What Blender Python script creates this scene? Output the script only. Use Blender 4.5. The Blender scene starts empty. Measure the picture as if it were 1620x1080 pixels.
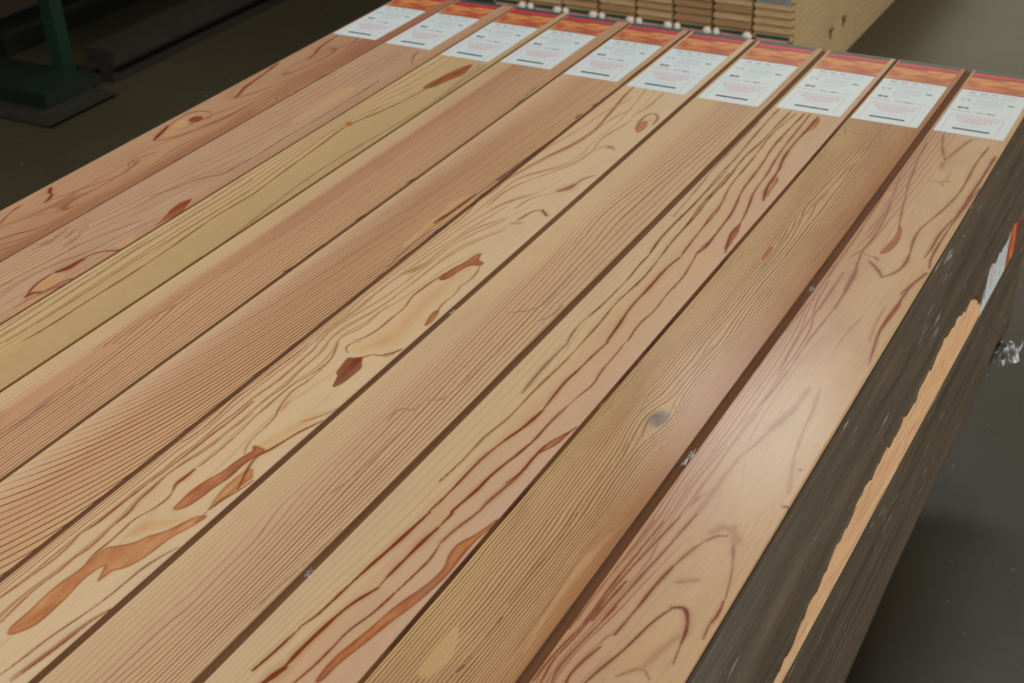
import bpy, bmesh, math, random
import numpy as np
from mathutils import Vector, Matrix

SC = bpy.context.scene
COL = SC.collection
ZT = 0.87                       # height of the stack's top face above the floor

# ---------------------------------------------------------------- camera
CAM_POS = Vector((1.81616697, -2.33368682, 1.00014392 + ZT))
yaw, pitch, roll = (math.radians(a) for a in (-30.64443576, 31.72645782, -2.81914133))
fw = Vector((math.sin(yaw)*math.cos(pitch), math.cos(yaw)*math.cos(pitch), -math.sin(pitch)))
rt = fw.cross(Vector((0, 0, 1))).normalized()
up = rt.cross(fw)
r2 = rt*math.cos(roll) + up*math.sin(roll)
u2 = -rt*math.sin(roll) + up*math.cos(roll)
cd = bpy.data.cameras.new('camera')
cam = bpy.data.objects.new('camera', cd)
COL.objects.link(cam)
cam.matrix_world = Matrix(((r2.x, u2.x, -fw.x, CAM_POS.x), (r2.y, u2.y, -fw.y, CAM_POS.y),
                           (r2.z, u2.z, -fw.z, CAM_POS.z), (0, 0, 0, 1)))
cd.sensor_width = 36.0
cd.lens = 2173.78*36/1620
cd.clip_start = 0.05
cd.dof.use_dof = True
cd.dof.focus_distance = 1.72
cd.dof.aperture_fstop = 9.0
SC.camera = cam

# ---------------------------------------------------------------- light and exposure
w = bpy.data.worlds.new('hall')
SC.world = w
w.use_nodes = True
w.node_tree.nodes['Background'].inputs[0].default_value = (0.80, 0.86, 0.92, 1)
w.node_tree.nodes['Background'].inputs[1].default_value = 0.16


def area(name, loc, target, sx, sy, power, col):
    l = bpy.data.lights.new(name, 'AREA')
    l.shape = 'RECTANGLE'
    l.size, l.size_y, l.energy, l.color = sx, sy, power, col
    o = bpy.data.objects.new(name, l)
    COL.objects.link(o)
    o.location = loc
    o.rotation_euler = (Vector(target) - Vector(loc)).to_track_quat('-Z', 'Y').to_euler()
    return o


area('ceiling_light', (-0.45, 4.4, ZT+4.0), (1.2, -0.9, ZT), 1.1, 0.7, 42, (1.0, 0.98, 0.94))
area('ceiling_light', (-0.9, -2.6, 4.6), (0.5, -0.9, ZT), 2.4, 2.0, 185, (1.0, 0.98, 0.94))
area('ceiling_light', (1.6, 2.4, 5.0), (0.6, 0.0, ZT), 2.0, 2.0, 75, (1.0, 0.98, 0.94))
area('side_fill_light', (6.0, 0.0, 0.85), (1.4, -0.4, 0.7), 3.2, 0.6, 190, (1.0, 0.97, 0.92))  # unseen lamp added to brighten the right side of the stack
area('far_fill_light', (-0.5, 15.0, 4.6), (0.5, 4.0, 0), 8.0, 4.0, 145, (1.0, 0.88, 0.60))  # unseen lamp added so the far floor reflects more light
vs = SC.view_settings
vs.view_transform = 'Standard'
vs.look = 'None'
vs.exposure = -0.18
vs.gamma = 1.0
vs.use_curve_mapping = False

# ring lines (L: ring number, points), dark lines (S: width mm, strength, points), resin patches (F: tone, softness, points), board space in mm
GRAIN = {  # C: base colours, with the dimmer light on the left boards baked in
 1: dict(E=[(-3,-3),(6,6)],pa=[(0,0.15),(0.35,0.25),(0.55,0.8),(1,0.9)],C=[(0,(166,128,98)),(0.5,(160,118,88)),(1,(148,96,68))],
  L=[(1,[84.5,-1026,117.1,-917,117.4,-858,131.1,-755,129.7,-713]),(0,[53.5,-997,66.7,-947,99.3,-899,112.9,-853,67.9,-711,83.0,-644,106.1,-583,120.5,-500,140.3,-389,175.5,-172]),(3,[112.4,-1052,128.7,-1000,123.9,-895,130.6,-818]),(-1,[55.7,-698,83.0,-644,86.6,-515,95.3,-469,95.7,-382,103.4,-183,125.3,-41])],
  S=[(4,0.8,[23.9,8,25.1,-35,32.5,-80,46.6,-111,51.3,-139]),(1.6,0.6,[48.4,-136,59.0,-111,76.1,-30,93.9,4]),(4.5,0.9,[5.9,-184,13.3,-226,20.5,-266,24.7,-303,29.3,-329,42.3,-360,47.0,-381]),(1.8,0.6,[45.4,-379,63.8,-342,85.9,-267,103.4,-183,125.3,-41]),(3,0.7,[51.4,-454,25.7,-456,11.8,-473,11.9,-505,18.4,-544]),(7,0.95,[18.4,-544,28.0,-573,38.6,-605]),(3,0.6,[42.6,-609,65.8,-581,86.6,-515,95.3,-469,95.7,-382]),(2.5,0.6,[58.1,-460,66.6,-482,48.6,-502,58.2,-527,45.4,-557]),(5,0.8,[18.0,-918,18.8,-929,22.7,-947]),(3,0.8,[22.7,-947,31.2,-969,37.7,-982]),(8,0.95,[13.5,-843,25.9,-858]),(5,0.9,[23.5,-856,35.3,-861,44.3,-877,47.2,-890]),(2,0.6,[47.1,-888,61.6,-842,84.5,-769,95.2,-728,59.1,-701,83.0,-644]),(1.5,0.5,[44.5,-988,50.3,-973,67.1,-940,99.3,-899]),(2,0.5,[146.5,-545,143.0,-555,142.3,-625,138.9,-665])],
  F=[(0.97,6,[33.1,-504,31.5,-486,45.7,-475,58.0,-485,60.8,-503,45.3,-512]),(0.5,6,[143.0,-555,145.2,-530,142.9,-393,143.1,-490,144.1,-543]),(0.35,10,[40.0,-604,18.4,-544,21.0,-493,58.2,-527,55.7,-569])]),
 2: dict(E=[(0,0),(13,13)],pa=[(0,0.7),(0.4,0.6),(0.6,0.45),(1,0.35)],C=[(0,(180,146,118)),(0.45,(172,136,108)),(0.8,(176,144,116)),(1,(168,126,92))],
  L=[(6,[30.4,-1110,39.0,-1052,36.5,-970,34.7,-921,47.5,-845,49.5,-685]),(8.9,[59.7,-1137,63.0,-1092,69.5,-1038,76.0,-964,105.8,-870,110.5,-715,115.0,-677,115.0,-677,119.9,-595,116.0,-496,121.2,-404,117.8,-184]),(10,[86.3,-1162,77.8,-1112,85.9,-1047,109.4,-985,110.4,-942,126.3,-854])],
  S=[(3.5,0.85,[120.6,-1141,105.8,-1110,104.4,-1073]),(8,0.95,[107.5,-1066,115.3,-1046,113.9,-1024,115.1,-1017]),(4,0.8,[113.9,-1017,114.4,-997,130.2,-978]),(4,0.85,[131.0,-979,149.0,-969,154.1,-949]),(7,0.8,[122.1,-1145,121.8,-1132,131.2,-1125]),(4,0.6,[131.9,-1126,138.1,-1106,139.2,-1084,145.0,-1073]),(2,0.6,[132.0,-1177,131.0,-1141,149.7,-1085,153.4,-1044,155.9,-998,151.6,-936]),(1.6,0.6,[61.7,-1139,63.0,-1092,69.5,-1038,76.0,-964,105.8,-870]),(1.6,0.5,[86.3,-1162,77.8,-1112,85.9,-1047,109.4,-985,110.4,-942,126.3,-854]),(2,0.8,[55.3,-794,74.6,-752,88.1,-696,115.0,-677,115.3,-634,120.1,-572,116.0,-496,121.2,-404,117.8,-184]),(3,0.6,[100.5,-8,106.2,-41,125.0,-74,133.7,-75]),(3,0.6,[11.3,-944,16.7,-961,14.8,-980]),(3,0.6,[50.0,-952,53.7,-980,53.9,-998]),(3,0.5,[16.5,-985,20.5,-1013,14.5,-1028]),(3,0.6,[27.8,-943,32.4,-966,35.8,-976]),(3,0.5,[38.9,-926,41.0,-950]),(3,0.5,[13.5,-993,17.0,-1003,6.8,-1014]),(3,0.5,[16.0,-967,26.0,-1005]),(3,0.5,[69.7,-979,71.5,-1002])],
  F=[(0.84,5,[129.2,-768,140.9,-796,151.2,-824,145.9,-845,142.3,-872,140.5,-886,132.1,-845,121.7,-818,120.7,-789]),(0.35,14,[128.2,-910,125.6,-929,125.2,-965,148.0,-961,151.6,-936]),(0.45,16,[124.3,-1144,105.8,-1110,104.4,-1073,121.3,-1059,139.2,-1084,133.0,-1127]),(0.3,20,[68.2,-251,73.7,-339,74.3,-441,96.8,-431,102.6,-326,102.8,-218]),(0.4,14,[149.7,-1221,135.6,-1180,134.6,-1145,146.6,-1091,149.0,-1159])]),
 3: dict(E=[(0,0),(14,14)],pa=[(0,0.8),(0.36,0.85),(0.42,0.1),(0.9,0.06),(1,0.3)],C=[(0,(188,160,118)),(0.4,(182,154,108)),(0.6,(174,148,102)),(1,(172,146,102))],
  L=[(5,[64.2,-1241,68.2,-1196,66.9,-1111,68.8,-1014,66.4,-923,60.7,-847,58.9,-784,64.7,-716,64.7,-716,55.5,-615,50.1,-513,40.3,-415,60.4,-323,71.9,-257,79.3,-182,82.3,-97,97.2,-27]),(1.6,[22.9,-1244,19.9,-1042,17.4,-958,22.9,-761,26.4,-667])],
  S=[(2.4,0.75,[64.2,-1241,68.2,-1196,66.9,-1111,68.8,-1014,66.4,-923,60.7,-847,59.8,-794,64.7,-716,64.7,-716,55.5,-615,50.1,-513,40.3,-415,43.7,-389,60.4,-323,71.9,-257,79.3,-182,82.3,-97]),(2.0,0.6,[22.9,-1244,26.3,-1186,19.9,-1042,17.4,-958,22.9,-761,26.4,-667]),(2.2,0.6,[43.1,-1251,45.2,-1192,46.0,-1089,43.5,-986,48.8,-821,48.8,-696]),(2,0.5,[4.0,-1226,9.5,-1138,9.8,-1024,11.8,-857,7.7,-644]),(2.5,0.5,[139.4,-1353,142.1,-1263,145.4,-1218,130.4,-956,137.1,-896,107.4,-592,121.2,-413,129.2,-250,122.8,-19]),(3,0.35,[127.8,-242,126.0,-181,115.1,-83,111.6,-26]),(2,0.5,[25.3,-389,45.9,-392,48.8,-370,47.0,-303])],
  F=[(0.55,10,[70.9,-787,68.6,-774,76.6,-765,81.1,-774,80.9,-789]),(0.35,10,[111.3,-1214,107.9,-1201,113.7,-1196,117.0,-1204,116.1,-1213]),(0.38,8,[101.6,-598,97.8,-560,104.9,-546,109.7,-562,109.4,-595]),(0.3,9,[87.5,-497,93.0,-460,97.4,-481]),(0.6,10,[28.4,-396,27.4,-381,43.0,-383,52.5,-401,41.4,-406]),(0.84,10,[94.8,-23,78.6,-60,70.7,-121,64.6,-189,88.0,-179,98.4,-123,111.4,-89,99.6,-41]),(0.3,12,[70.7,-1088,80.1,-1008,86.4,-1033,82.1,-1094])]),
 4: dict(E=[(0,0),(24,22)],pa=[(0,0.12),(0.15,0.3),(0.3,0.75),(0.6,0.8),(1,0.8)],C=[(0,(190,162,120)),(0.2,(190,158,120)),(0.3,(172,126,94)),(0.5,(180,140,106)),(1,(188,150,112))],
  L=[(10,[76.6,-1423,76.8,-1385,77.5,-1330,75.6,-1271,70.1,-1210,62.9,-1121,52.4,-1073,53.3,-1017,54.0,-979])],
  S=[(3,0.6,[75.1,-1421,77.0,-1385,77.3,-1341]),(2,0.4,[74.7,-1367,71.9,-1327,86.0,-1274]),(2,0.45,[52.4,-1163,50.1,-1110,55.8,-1083,63.1,-1038]),(4,0.85,[152.3,-1494,155.5,-1471]),(5,0.8,[151.3,-1361,152.8,-1343,156.3,-1323]),(5,0.85,[149.7,-1222,150.4,-1190,151.6,-1149]),(4,0.8,[145.5,-915,148.8,-891,151.3,-862]),(4,0.8,[146.9,-826,151.0,-798]),(4,0.8,[145.0,-728,149.1,-688]),(4,0.8,[144.5,-571,146.7,-549]),(2.5,0.6,[151.9,-1493,152.3,-1415,147.5,-1355,150.0,-1269,155.1,-1146,155.5,-1056,162.1,-856,185.7,-619,185.2,-539,136.6,-81])],
  F=[(0.1,30,[66.9,-1414,69.1,-1361,62.2,-1237,64.5,-1176,35.2,-1208,31.3,-1295,30.5,-1380])]),
 5: dict(E=None,pa=[(0,0.15),(0.18,0.55),(0.35,0.85),(1,0.95)],C=[(0,(194,166,128)),(0.15,(188,150,118)),(0.4,(184,142,106)),(1,(194,154,112))],
  L=[(10,[-1.1,-1493,-1.3,-1487]),(-4,[2.8,-1120,2.6,-1111]),(-9,[9.9,-823,9.7,-813]),(-12,[28.7,-512,28.6,-499]),(-14,[-1.6,-4,-1.8,13]),(25,[140.0,-1625,140.3,-1620]),(20,[144.7,-1288,145.0,-1281]),(14,[133.0,-995,133.3,-986]),(9,[124.4,-667,124.7,-656]),(5,[142.7,-25,143.1,-8]),(16,[57.7,-1548,88.3,-1456,104.8,-1411]),(16,[114.6,-1350,121.5,-1310,122.9,-1262]),(28,[124.8,-1782,124.6,-1777]),(14,[-26.1,-1659,-25.8,-1654])],
  S=[(6,0.9,[137.2,-883,137.0,-912,137.6,-937]),(5,0.85,[137.6,-937,136.6,-968,139.9,-1016]),(4,0.85,[137.8,-1176,136.5,-1214,135.6,-1239]),(3,0.8,[135.6,-1239,140.5,-1293,142.0,-1334]),(4,0.8,[139.3,-1518,139.0,-1541,143.2,-1582]),(3,0.6,[143.2,-1582,143.2,-1605,141.2,-1627]),(4,0.8,[135.8,-1388,141.2,-1414]),(4,0.7,[136.5,-1447,143.1,-1481]),(5,0.8,[123.1,-559,121.0,-612,115.7,-678]),(4,0.8,[136.0,-586,136.7,-643,137.5,-698]),(4,0.8,[133.2,-342,132.2,-416,129.5,-495]),(4,0.8,[129.2,-176,128.6,-201]),(5,0.8,[139.3,-95,131.1,-133]),(2.5,0.6,[144.1,-13,142.8,-95,132.1,-341,123.7,-565,119.3,-754,135.8,-885,146.6,-1074,137.8,-1176,145.6,-1302,136.2,-1388,138.9,-1518,140.0,-1625])],
  F=[(0.42,14,[120.0,-554,136.0,-586,130.3,-652,119.3,-754,114.0,-791,103.9,-683,108.8,-592]),(0.4,14,[120.0,-554,129.9,-576,125.8,-610,92.3,-625])]),
 6: dict(E=[(0,0),(9,9)],pa=[(0,0.8),(0.3,0.7),(0.5,0.3),(0.7,0.05),(1,0.1)],C=[(0,(196,164,126)),(0.4,(198,170,132)),(1,(200,174,138))],
  L=[(2,[9.5,-1191,4.6,-1218,8.4,-1249,12.5,-1298,6.9,-1331,8.6,-1149,12.1,-1089,11.7,-1067]),(4,[30.8,-1218,32.2,-1265,30.0,-1297,29.5,-1343,27.8,-1376,26.2,-1408,24.1,-1450,23.9,-1477,23.7,-1503,19.3,-1524,24.1,-1547,25.5,-1570,22.8,-1601,18.6,-1643,26.1,-1212,31.3,-1168,28.0,-1100,27.3,-1073,17.5,-1022,28.2,-958,40.6,-805,41.7,-714,74.8,-620]),(5,[46.9,-1239,46.1,-1286,45.4,-1331,37.3,-1361,35.6,-1393,37.3,-1424,38.3,-1447,44.3,-1467,43.9,-1493,46.7,-1517,47.9,-1541,43.1,-1558,45.9,-1581,42.6,-1609,44.8,-1639,49.1,-1672,44.6,-1236,42.8,-1200,48.0,-1173,41.5,-1129,42.2,-1075,31.7,-1034,36.2,-994,46.7,-945,50.6,-866,52.0,-778,67.2,-708,91.3,-649,85.8,-640,93.5,-612,100.5,-571]),(6,[56.0,-1250,59.7,-1287,61.2,-1320,57.7,-1358,54.4,-1215,53.0,-1162,60.7,-1137,65.4,-1100,45.7,-1046,42.3,-1034,56.1,-999,52.7,-962,65.6,-911]),(3,[7.2,-928,10.0,-847,18.6,-771,24.8,-686,52.2,-580]),(2.2,[23.6,-593,19.7,-522,44.8,-456,71.7,-402,85.6,-338,73.1,-268,78.5,-227,88.4,-166]),(1,[-1.0,-571,1.4,-490,17.1,-405,40.0,-328,48.5,-263,48.1,-184,62.7,-111]),(4,[74.8,-620,84.4,-584,91.3,-543,98.5,-500,111.4,-468])],
  S=[(2.0,0.75,[9.5,-1191,4.6,-1218,8.4,-1249,12.5,-1298,6.9,-1331]),(2.4,0.8,[30.8,-1218,32.2,-1265,30.0,-1297,29.5,-1343,27.8,-1376,26.2,-1408,24.1,-1450,23.9,-1477,23.7,-1503,19.3,-1524]),(2.6,0.75,[19.3,-1524,24.1,-1547,25.5,-1570,22.8,-1601,18.6,-1643]),(1.8,0.7,[46.9,-1239,46.1,-1286,45.4,-1331,37.3,-1361,35.6,-1393]),(3,0.75,[35.6,-1393,37.3,-1424,38.3,-1447,44.3,-1467,43.9,-1493]),(2,0.75,[43.9,-1493,46.7,-1517,47.9,-1541,43.1,-1558,45.9,-1581,42.6,-1609,44.8,-1639,49.1,-1672]),(1.8,0.7,[56.0,-1250,59.7,-1287,61.2,-1320,59.8,-1360]),(4,0.8,[58.8,-1368,58.8,-1386,56.7,-1400,62.5,-1411]),(2,0.8,[62.5,-1411,68.2,-1422,66.8,-1443,63.0,-1458,57.9,-1477,60.0,-1495,61.0,-1519,60.4,-1544,64.0,-1560]),(1.5,0.7,[9.5,-1191,8.6,-1149,12.1,-1089,11.7,-1067]),(1.5,0.7,[26.1,-1212,31.3,-1168,28.0,-1100,27.3,-1073]),(1.6,0.7,[44.6,-1236,42.8,-1200,48.0,-1173,41.5,-1129,42.2,-1075,33.5,-1052]),(1.8,0.75,[56.0,-1250,54.4,-1215,53.0,-1162,60.7,-1137,65.4,-1100,61.5,-1080,45.7,-1046]),(1.8,0.7,[62.7,-1092,66.2,-1108,67.7,-1146,62.3,-1174,66.5,-1197,73.7,-1222,79.4,-1231,81.8,-1257,82.4,-1283,85.8,-1300,93.7,-1315]),(3,0.85,[139.7,-1214,134.9,-1228,127.0,-1250,122.9,-1271,117.3,-1296,108.7,-1317,134.4,-1380]),(2,0.5,[143.0,-1176,133.4,-1205,115.9,-1229]),(3,0.85,[138.0,-1354,134.4,-1380,128.5,-1396,126.8,-1420]),(1.8,0.75,[115.5,-771,124.0,-800,123.5,-827,119.3,-838,126.4,-857,123.3,-894,129.3,-921]),(2.2,0.8,[89.6,-775,81.5,-803,75.2,-838,73.0,-866,71.2,-898,79.9,-924,78.4,-959,79.0,-993,73.2,-1024,64.7,-1035]),(2,0.8,[74.6,-1064,64.5,-1056,64.3,-1042,74.0,-1033]),(3,0.85,[137.7,-1025,131.5,-1040,119.0,-1052]),(1.8,0.8,[119.0,-1052,108.8,-1053,101.5,-1065,90.8,-1072]),(2,0.7,[135.4,-1038,132.0,-1048,124.1,-1052]),(1.4,0.6,[45.7,-1046,42.3,-1034,56.1,-999,52.7,-962,54.2,-931]),(1.3,0.6,[33.5,-1052,31.7,-1034,36.2,-994,46.7,-945,50.6,-866,52.0,-778,67.2,-708,91.3,-649]),(1.3,0.55,[23.4,-1057,17.5,-1022,28.2,-958,37.1,-914,40.6,-805,41.7,-714,74.8,-620]),(1.2,0.5,[17.3,-1059,12.8,-1038,16.6,-974,18.2,-859,27.3,-738,52.2,-580]),(2,0.75,[139.0,-1490,130.8,-1515,126.2,-1541,126.2,-1561,124.5,-1599,119.3,-1631,112.9,-1666,111.3,-1698,107.9,-1727]),(4,0.6,[140.9,-1602,133.3,-1627,130.2,-1665,125.5,-1701,121.8,-1727]),(2,0.8,[141.1,-1604,135.0,-1629,132.6,-1667,127.9,-1702,124.9,-1728]),(2,0.6,[88.4,-166,78.5,-227,73.1,-268,85.6,-338,71.7,-402,44.8,-456,19.7,-522,23.6,-593]),(1.6,0.6,[65.9,-118,48.1,-184,48.5,-263,40.0,-328,17.1,-405,1.4,-490,-1.0,-571]),(1.6,0.5,[42.7,-68,21.4,-162,21.1,-228,-2.0,-369,-11.2,-467]),(1.5,0.6,[69.3,-579,73.2,-531,103.3,-498]),(8,0.7,[102.9,-492,114.2,-473,116.9,-455]),(3,0.7,[116.9,-455,119.3,-430,130.9,-411]),(2,0.6,[84.7,-324,88.4,-300,98.3,-288]),(8,0.8,[101.3,-294,106.5,-292]),(4,0.7,[103.7,-289,117.5,-302]),(3,0.7,[109.3,-197,101.3,-152,106.5,-121,120.4,-124,129.4,-140,132.3,-171]),(2,0.6,[80.5,-149,90.0,-99,88.3,-22]),(4,0.8,[93.5,-612,100.5,-571,114.6,-564]),(6,0.85,[112.3,-565,128.8,-580]),(6,0.6,[91.0,-628,101.3,-620])],
  F=[(0.42,60,[115.5,-771,124.0,-800,123.5,-827,117.7,-840,125.3,-857,123.3,-894,129.3,-921,131.0,-949,137.3,-984,138.0,-1030,123.0,-1050,108.8,-1053,101.5,-1065,89.6,-1071,74.6,-1064,64.5,-1056,64.3,-1042,73.2,-1024,79.0,-993,78.4,-959,77.8,-925,71.2,-898,73.0,-866,75.2,-838,81.5,-803,88.3,-772,104.2,-771]),(0.9,5,[97.1,-735,90.8,-743,88.3,-772,79.3,-804,78.7,-839,92.6,-830,94.7,-797,101.1,-775,114.6,-774,118.3,-761,103.3,-757,100.3,-747]),(1,2,[90.8,-1072,100.4,-1063,106.4,-1076,115.4,-1087,114.8,-1107,114.3,-1128,108.7,-1146,103.4,-1142,96.5,-1118,89.2,-1115,85.5,-1095,80.5,-1073]),(0.8,8,[128.7,-911,122.7,-919,128.7,-945,133.9,-962,137.2,-946,133.7,-924]),(0.5,12,[68.9,-1137,65.0,-1160,66.5,-1197,73.7,-1222,83.2,-1229,83.0,-1205,72.6,-1178,70.0,-1150]),(0.4,25,[138.9,-1202,134.9,-1228,127.0,-1250,122.9,-1271,117.3,-1296,108.7,-1317,88.8,-1292,96.3,-1269,104.6,-1231,117.4,-1197,135.6,-1180]),(0.62,25,[134.0,-1349,131.0,-1381,124.9,-1418,128.0,-1458,129.7,-1435,113.2,-1383,118.0,-1329]),(0.88,6,[99.4,-1305,94.0,-1329,92.9,-1358,85.7,-1379,82.4,-1402,84.6,-1424,86.4,-1443,98.0,-1434,103.1,-1412,104.3,-1384,109.6,-1361,107.3,-1334,109.8,-1318,117.3,-1296,90.9,-1294]),(0.75,6,[94.5,-1490,89.1,-1505,76.5,-1518,65.3,-1526,63.3,-1539,64.0,-1560,64.0,-1575,60.8,-1591,60.8,-1619,63.9,-1646,63.3,-1667,66.3,-1679,73.0,-1681,84.1,-1665,87.3,-1650,85.8,-1621,83.8,-1602,79.9,-1581,81.3,-1563,85.0,-1550,89.3,-1559,93.7,-1569,97.0,-1577,98.5,-1566,99.0,-1554,109.0,-1545,115.1,-1529,118.3,-1506,119.6,-1481,128.0,-1458,134.5,-1429,121.1,-1436,112.5,-1459,106.9,-1475]),(0.45,30,[67.1,-1462,61.7,-1478,64.6,-1520,96.4,-1492,127.6,-1429,142.5,-1419,95.8,-1448]),(0.75,6,[112.3,-204,105.3,-175,115.1,-155,124.7,-183,125.9,-206,121.0,-216]),(0.4,25,[116.2,-226,101.3,-152,120.4,-124,131.2,-148,134.8,-226,136.9,-271])]),
 7: dict(E=[(0,0),(22,22)],pa=[(0,0.15),(0.25,0.3),(0.4,0.7),(1,0.8)],C=[(0,(196,168,130)),(0.3,(194,162,126)),(0.4,(190,154,120)),(1,(190,156,120))],
  L=[(7.5,[56.8,-1689,57.8,-1644,55.8,-1598,63.6,-1559,59.8,-1502,57.5,-1443,47.0,-1391,46.0,-1328,42.7,-1248,43.8,-1187,43.4,-1127,38.0,-1041,37.5,-979,35.4,-818,29.0,-708,23.6,-629,19.6,-526,7.9,-419])],
  S=[(1.6,0.5,[66.0,-1180,61.4,-1155,68.6,-1144,81.8,-1145,83.2,-1129]),(1.8,0.6,[86.2,-1333,91.0,-1313,93.6,-1274,95.2,-1170]),(1.5,0.5,[81.1,-1118,103.5,-1107,105.1,-1090,108.2,-1034,111.2,-953]),(2,0.6,[69.2,-878,106.0,-851,105.5,-811,102.2,-718]),(1.8,0.5,[161.2,-590,157.3,-508,148.6,-370]),(3,0.5,[120.7,-878,132.8,-863,132.7,-824]),(2,0.5,[129.6,-1534,131.0,-1495,132.5,-1483,135.6,-1435,137.2,-1382])],
  F=[(0.25,14,[120.7,-888,126.7,-861,134.8,-808,136.9,-861])]),
 8: dict(E=[(0,0),(14,13)],pa=[(0,0.22),(0.3,0.3),(0.42,0.1),(0.6,0.05),(1,0.05)],C=[(0,(192,167,129)),(0.35,(196,170,128)),(0.5,(192,156,118)),(1,(194,158,130))],
  L=[(5.5,[34.0,-1604,37.6,-1575,40.2,-1533,48.2,-1458,55.2,-1382,60.7,-1310,62.0,-1270,69.6,-1147,81.1,-1073,81.2,-923,52.4,-844,52.5,-666,38.8,-468,34.4,-299,39.8,-404,38.9,-158,38.6,-8])],
  S=[(3,0.85,[34.0,-1604,37.6,-1575,40.2,-1533]),(3,0.9,[39.4,-1532,43.6,-1515,45.3,-1506,48.2,-1458]),(4,0.92,[48.2,-1458,50.9,-1420,55.2,-1382,57.9,-1347,60.7,-1310]),(3.2,0.85,[59.1,-1311,61.9,-1274,62.3,-1212,63.0,-1190,69.6,-1147,77.8,-1113]),(6.5,0.97,[54.2,-1615,56.7,-1603,60.8,-1587]),(4.2,0.92,[60.1,-1586,59.7,-1559,62.8,-1514,67.1,-1479,79.0,-1446]),(2.6,0.85,[79.0,-1446,78.3,-1426]),(4.5,0.92,[78.3,-1426,79.7,-1393,81.3,-1357,84.0,-1331]),(3.4,0.88,[84.0,-1331,85.5,-1298,82.2,-1300,89.4,-1247,88.6,-1227,93.6,-1190,100.9,-1143]),(2.3,0.85,[81.9,-1600,86.2,-1571,87.6,-1543,87.6,-1514,96.6,-1481,100.0,-1444]),(2,0.8,[100.0,-1444,104.0,-1399,105.1,-1378,100.4,-1350]),(4,0.7,[100.4,-1350,103.5,-1321,111.8,-1285,111.3,-1266,116.5,-1230,120.0,-1198]),(2.2,0.75,[39.9,-1256,43.4,-1218,42.8,-1167,43.3,-1149,49.5,-1111,50.3,-1080,49.8,-1027,53.0,-975,53.8,-944,53.0,-900]),(3.6,0.6,[38.3,-1049,35.3,-1009,34.1,-976,34.8,-936,35.3,-908]),(5.2,0.9,[69.6,-1147,77.8,-1113,81.1,-1073]),(3,0.85,[81.1,-1073,77.6,-1022,76.8,-994,79.4,-971,81.2,-923,84.5,-885]),(2.6,0.8,[94.4,-1191,102.5,-1146,101.7,-1090,105.6,-1045]),(2,0.75,[105.6,-1045,108.8,-1016,113.7,-989,107.9,-958,108.2,-910,106.0,-875]),(3,0.85,[112.8,-1224,120.0,-1198,118.4,-1167,120.0,-1137]),(2.5,0.7,[132.1,-1106,136.8,-1085]),(2.6,0.7,[33.3,-909,28.0,-875,28.4,-846]),(2,0.8,[28.4,-846,33.1,-805,34.0,-754,34.7,-712,31.1,-670,31.8,-626,23.9,-560,24.9,-481,25.7,-411,26.2,-371,27.1,-302]),(2.2,0.85,[53.0,-900,52.4,-844,47.8,-783,53.5,-714,52.5,-666,45.6,-585,44.7,-515,38.8,-468,37.6,-399,34.3,-306]),(3.6,0.88,[82.5,-886,78.4,-837,72.0,-786,73.8,-730,71.6,-663,77.1,-622]),(1.8,0.7,[77.1,-622,74.5,-566,69.5,-510,64.7,-432]),(2.1,0.8,[108.0,-874,102.4,-825,108.3,-779,104.1,-736,106.5,-679,100.2,-628,93.3,-586,99.0,-549,95.1,-474]),(2.3,0.8,[29.6,-627,23.8,-566,27.1,-486,25.9,-397,21.7,-346,22.6,-262,18.5,-175,16.5,-122,14.4,-51,14.8,-10]),(2.5,0.85,[49.3,-618,45.6,-585,45.3,-484,39.8,-404,41.0,-337,32.7,-243,38.9,-158,37.3,-97,38.6,-8]),(2.2,0.8,[75.5,-606,71.2,-527,70.8,-460,65.0,-419,52.6,-352,51.4,-291,48.1,-207,41.8,-134,45.3,-78,50.3,-15]),(3,0.85,[97.2,-596,100.5,-566,96.3,-504,93.9,-444,78.0,-367,74.9,-308,71.8,-247,63.4,-185,63.0,-94,64.7,-13]),(2.8,0.8,[134.1,-579,117.6,-517,119.5,-475,108.7,-412,96.8,-359,94.4,-293,86.7,-233,81.2,-170,75.3,-9]),(4,0.85,[123.3,-386,109.4,-333,107.2,-266,96.7,-222,91.7,-150,93.8,-81,92.0,-14]),(2,0.6,[13.2,-499,9.4,-398,2.7,-299,3.1,-212,1.2,-81]),(1.8,0.5,[-24.1,-366,-22.1,-208,-6.7,-93])],
  F=[(0.8,7,[137.2,-1286,128.4,-1324,118.0,-1342,119.5,-1368,126.8,-1385,123.9,-1418,110.9,-1460,107.3,-1497,101.2,-1528,96.8,-1555,99.0,-1591,106.1,-1587,106.5,-1558,114.2,-1524,120.2,-1486,128.0,-1456,133.2,-1423,136.1,-1392,134.1,-1355,134.4,-1327,141.6,-1290]),(0.85,6,[136.6,-1088,126.6,-1112,118.5,-1134,116.8,-1164,124.6,-1146,132.5,-1128,133.9,-1105]),(0.8,6,[128.2,-570,119.3,-528,114.8,-507,119.8,-469,122.9,-497,126.0,-525,132.3,-551]),(0.7,8,[109.4,-333,111.2,-285,120.0,-302,120.6,-342,125.9,-378]),(0.7,8,[93.6,-88,93.2,-17,100.5,-30,104.1,-76]),(0.7,8,[125.4,-537,115.7,-512,119.5,-475,125.1,-496,130.1,-529]),(0.25,20,[112.9,-676,95.3,-591,110.0,-544,132.5,-568,129.2,-636,127.6,-710])]),
 9: dict(E=[(0,0),(33,33)],pa=[(0,0.95),(0.5,0.95),(1,0.8)],C=[(0,(192,160,112)),(0.25,(186,150,104)),(0.7,(184,147,104)),(0.86,(176,130,86)),(1,(156,104,58))],
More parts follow.
